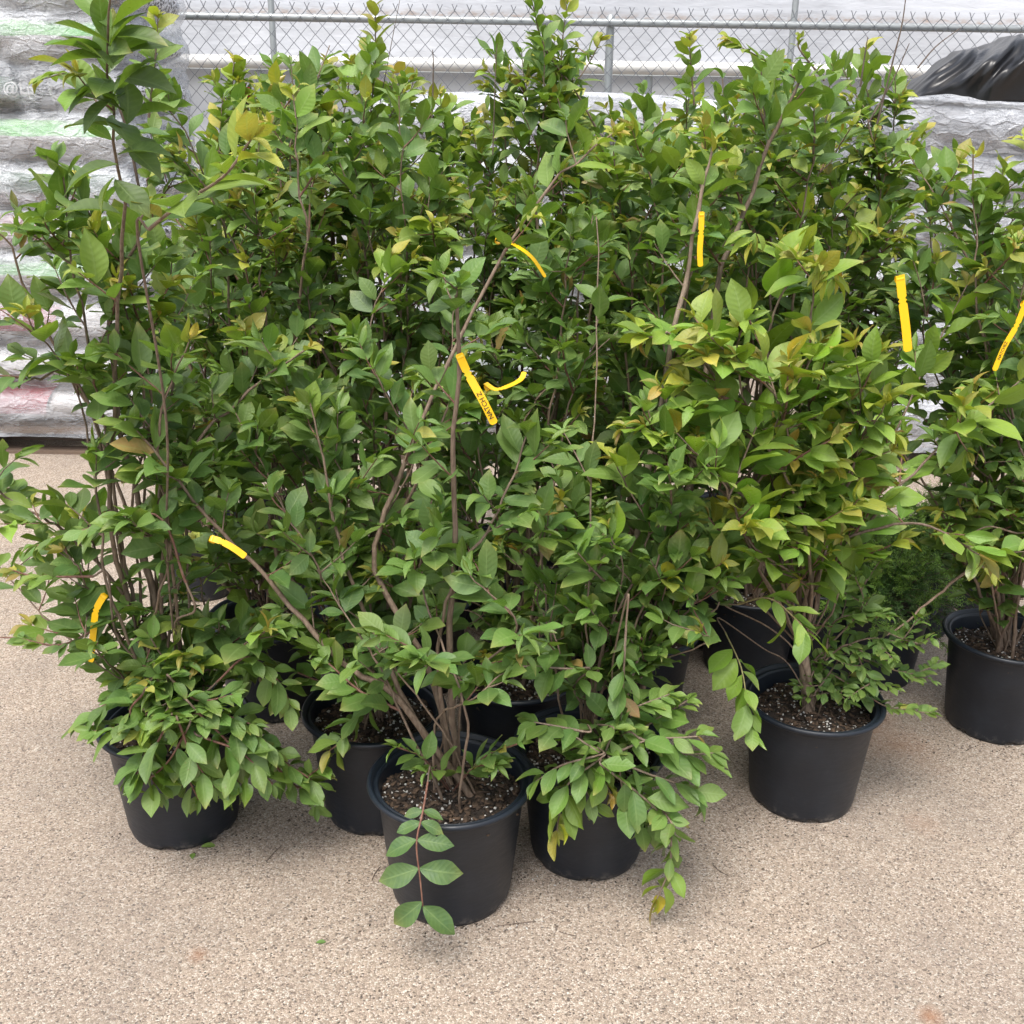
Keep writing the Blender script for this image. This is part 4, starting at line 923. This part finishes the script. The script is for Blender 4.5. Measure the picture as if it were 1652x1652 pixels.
# ---------------------------------------------------------------- junipers behind the light green shrub
def juniper(px, py, sc, seed, label, rad):
    c = atZ(px, py, .28*sc); root = empty("potted_juniper", (c[0], c[1], 0)); tag(root, label, "juniper", "potted junipers between the shrubs")
    r = np.random.default_rng(seed); b = MB(); b.lathe(np.array(POT_PROF)*sc*.93, 64); b.build("pot", M_pot, root)
    b = MB(); b.grid(np.array([[(q*math.cos(a), q*math.sin(a), .24*sc) for a in np.linspace(6.2832, 0, 40)] for q in (.001, .07, .148*sc)])); b.build("soil", M_soil, root)
    fb, sb = MB(), MB(); VV = []; CC = []
    for k in range(150):
        a = r.uniform(0, 6.283); el = r.uniform(.05, 1.4); d = np.array([math.cos(a)*math.cos(el), math.sin(a)*math.cos(el), math.sin(el)*.8]); ln = rad*r.uniform(.7, 1.1)
        P = smooth([np.array([0, 0, .24*sc]), np.array([0, 0, .27*sc])+d*ln*.5, np.array([0, 0, .25*sc])+d*ln-UP*.04*math.cos(el)], 14); sb.tube(P, np.linspace(.003, .001, 14), 4, 0, BROWN*.5)
        for i in range(5, 14):
            for _ in range(5):
                dd = nrm((P[i]-P[i-1])*20+r.normal(0, .55, 3)); l2 = r.uniform(.018, .045); tip = P[i]+dd*l2; sd_ = nrm(np.cross(dd, r.normal(0, 1, 3))); n_ = np.cross(dd, sd_)
                cc = np.array([.06, .13, .025])*r.uniform(.6, 1.3) if i < 11 else np.array([.15, .27, .035])*r.uniform(.7, 1.3)
                for q in range(7):
                    p = P[i]+dd*l2*q/7; sg = 1 if q % 2 else -1; w = .0075*(1-q/9)
                    dv = sd_*sg*w+dd*w*.9+n_*w*r.uniform(-.5, .5); s2 = dd*.0022
                    VV += [p-s2, p+s2, p+dv+s2*.4, p+dv-s2*.2]; CC += [cc]*4
    n = len(VV)//4; fb.add(np.array(VV), np.arange(n*4).reshape(-1, 4), 0, np.array(CC)); sb.build("stems", M_bark, root); fb.build("foliage", M_leaf2, root)
t = NT("scale_foliage"); at = t.n("ShaderNodeAttribute"); at.attribute_name = "col"; t.base(at.outputs['Color'], .6); M_leaf2 = t.m
juniper(1425, 965, .95, 61, "feathery juniper in a black pot behind the light green shrub", .26)
juniper(1545, 862, .9, 62, "feathery juniper farther back, near the right edge pot", .26)
juniper(1490, 905, .9, 63, "feathery juniper in the dark gap between the two right pots", .24)

# ---------------------------------------------------------------- yellow tags
def strap(name_lbl, pts, Y, w=.0125, text=None, tpos=.7, grp="yellow plant tags", up=None, tsize=.0105, curl=True):
    P = np.array([atY(x, y, Y+dy) for x, y, dy in pts]); c = P[0].copy(); root = empty("plant_tag", c); tag(root, name_lbl, "plant tag", grp)
    C_ = smooth(P, 40)-c; b = MB(); V = []
    T = np.gradient(C_, axis=0); T /= np.linalg.norm(T, axis=1)[:, None]
    view = np.array([0, -1.0, .25]) if up is None else np.array(up, float)
    Sd = np.cross(T, view); Sd /= np.linalg.norm(Sd, axis=1)[:, None]; Nn = np.cross(Sd, T)
    tt = np.linspace(0, 1, 40); ww = np.full(40, w/2); ww[(np.abs(tt-.30) < .014) | (np.abs(tt-.36) < .014)] *= .62; ww[-1] *= .55
    for off in (.0004, -.0004): V.append(np.stack([C_-Sd*ww[:, None]+Nn*off, C_+Sd*ww[:, None]+Nn*off], 1))
    b.grid(V[0]); b.grid(V[1][:, ::-1]); b.grid(np.stack([V[0][:, 1], V[1][:, 1]], 1)); b.grid(np.stack([V[1][:, 0], V[0][:, 0]], 1)); b.build("strap", M_yellow, root)
    b = MB(); k = 2; ring = [C_[k]+(Nn[k]*(-.006)+Nn[k]*.0065*math.cos(a)+T[k]*.0065*math.sin(a)) for a in np.linspace(0, 6.283, 20)]
    rg = np.array(ring); b.grid(np.stack([rg-Sd[k]*w*.4, rg+Sd[k]*w*.4], 1)); b.grid(np.stack([rg*1.0+Sd[k]*w*.4+Nn[k]*.0006, rg-Sd[k]*w*.4+Nn[k]*.0006], 1)); b.build("loop", M_yellow, root)
    if text:
        me = text_mesh(text, tsize); i = int(tpos*39); t_ = T[i]; s_ = Sd[i]; n_ = Nn[i]; o_ = C_[i]
        xd = -t_ ; yd = np.cross(n_, xd)
        if False: pass
        for v in me.vertices:
            q = o_+xd*v.co.x+yd*v.co.y+n_*.0008; v.co = q
        me.materials.append(M_ink); o = bpy.data.objects.new("lettering", me); COL.objects.link(o); o.parent = root
Ya = atZ(727, 1250, .3)[1]
strap("yellow tag printed NATCH Z hanging by the front shrub's upright stem", [(741, 572, 0), (755, 603, 0), (780, 648, -.01), (798, 684, -.01)], Ya-.08, .0150, "NATCH Z", .74, tsize=.0125)
strap("yellow tag curling behind the stems right of the NATCH Z tag", [(783, 618, 0), (800, 628, -.02), (822, 622, 0), (840, 612, .03), (846, 600, .05)], Ya-.02, .010, up=(0, -.4, 1))
strap("orange yellow tag slanting beside the long stem near the top centre", [(800, 383, 0), (830, 395, 0), (858, 415, -.01), (880, 447, -.01)], Ya+.3, .010, up=(.2, -.6, 1))
strap("narrow yellow tag hanging straight down from the pale long trunk", [(1132, 342, 0), (1131, 375, 0), (1129, 405, 0), (1130, 430, 0)], Ya+.28, .0115)
strap("blank wide yellow tag hanging in front of the right wrapped stack", [(1452, 444, 0), (1456, 485, 0), (1461, 525, 0), (1465, 567, 0)], Ya+.12, .0175)
strap("narrow yellow tag with printed letters at the right edge of the photo", [(1656, 485, 0), (1640, 525, 0), (1620, 560, 0), (1604, 598, 0)], Ya+.45, .0125, "NATCHEZ", .72, tsize=.0095)
strap("yellow tag crossing the brown stems above the dark pot at left", [(340, 868, 0), (358, 874, 0), (378, 885, 0), (396, 898, 0)], Ya-.02, .0135, up=(.1, -.7, .7))
strap("yellow tag dangling low over the paving at the left", [(168, 960, 0), (155, 985, 0), (150, 1025, 0), (146, 1068, 0)], Ya+.10, .0145)

# ---------------------------------------------------------------- small litter on the paving
def litter():
    def leaf_on(px, py, ang, L, c, label):
        p = atZ(px, py, 0); s = Shrub(int(px)); s.lv.add(np.array([0, 0, .004]), np.array([math.cos(ang), math.sin(ang), .1]), UP+np.array([.1, -.1, 0]), L, L*.5, np.array(c), .5, .25)
        b = MB(); s.lv.to(b, s.rs, True); o = b.build("fallen_leaf", M_leaf, None, loc=(p[0], p[1], 0)); tag(o, label, "fallen leaf", "leaves fallen on the paving")
    leaf_on(325, 1368, .3, .035, (.22, .33, .06), "light green fallen leaf on the paving below the left front pot")
    leaf_on(311, 1388, 1.9, .028, (.16, .28, .05), "small green fallen leaf nearest the camera below the left front pot")
    leaf_on(510, 1523, .2, .022, (.10, .20, .05), "tiny green fallen leaf alone on the paving left of the front pot")
    r = np.random.default_rng(8); b = MB()
    for k in range(420):
        px, py = r.uniform(-100, 1750), r.uniform(900, 1700); p = atZ(px, py, 0); s = r.uniform(.0012, .0032)*(1 if k % 9 else 1.7)
        th = np.linspace(0, 6.283, 7)[:-1]+r.uniform(0, 1); rad = s*r.uniform(.7, 1.3, 6)
        V = [(p[0]+rad[i]*math.cos(a), p[1]+rad[i]*math.sin(a), .0003) for i, a in enumerate(th)]+[(p[0]+rad[i]*.6*math.cos(a), p[1]+rad[i]*.6*math.sin(a), s*.8) for i, a in enumerate(th)]
        c = np.array([.10, .075, .055])*r.uniform(.4, 2.0) if r.random() < .6 else np.array([.45, .38, .3])*r.uniform(.7, 1.2)
        b.add(V, [(i, (i+1) % 6, 6+(i+1) % 6, 6+i) for i in range(6)], 0, c); b.add(V[6:], [(0, 1, 2), (0, 2, 3), (0, 3, 4), (0, 4, 5)], 0, c)
    for cx, cy in ((727, 1490), (1290, 1322), (950, 1412), (300, 1350), (1600, 1200), (600, 1315)):
        for k in range(60):
            p = atZ(cx+r.normal(0, 75), cy+abs(r.normal(0, 16))-6, .001); sz = r.uniform(.0015, .0052); a = r.uniform(0, 6.28)
            dx, dy = sz*math.cos(a), sz*math.sin(a); c = np.array([.05, .035, .025])*r.uniform(.5, 2) if r.random() < .85 else np.array([.6, .58, .55])
            b.add([(p[0]-dx, p[1]-dy, .0006), (p[0]+dy*.5, p[1]-dx*.5, .0006), (p[0]+dx, p[1]+dy, .0006), (p[0]-dy*.5, p[1]+dx*.5, .0006), (p[0], p[1], sz*.7)], [(0, 1, 4), (1, 2, 4), (2, 3, 4), (3, 0, 4)], 0, c)
    tag(b.build("grit", M_chip), kind="stuff")
    b = MB()
    for px, py, ang, L in ((800, 1495, .2, .09), (1310, 1530, .5, .04), (1150, 1395, -.9, .05), (600, 1420, 1.3, .05), (430, 1390, 1.2, .06), (930, 1510, 2.8, .04)):
        p = atZ(px, py, .002); d = np.array([math.cos(ang), math.sin(ang), 0])*L; P = smooth([p, p+d*.5+r.normal(0, .004, 3)*[1, 1, 0], p+d], 8); P[:, 2] = .0018
        o = MB(); o.tube(P, .0009, 5, 0, DARKTW*1.4); t_ = o.build("fallen_twig", M_bark)
        tag(t_, f"thin dry twig lying on the paving, " + {800: "curved, below the front pot", 1310: "pale, right of centre near the bottom", 1150: "short, beside the drooping light spray", 600: "left of the pot fronted by the hanging spray", 430: "below the left front shrub's lowest leaves", 930: "just right of the nearest pot's foot"}[px], "twig", "dry twigs on the paving")
litter()
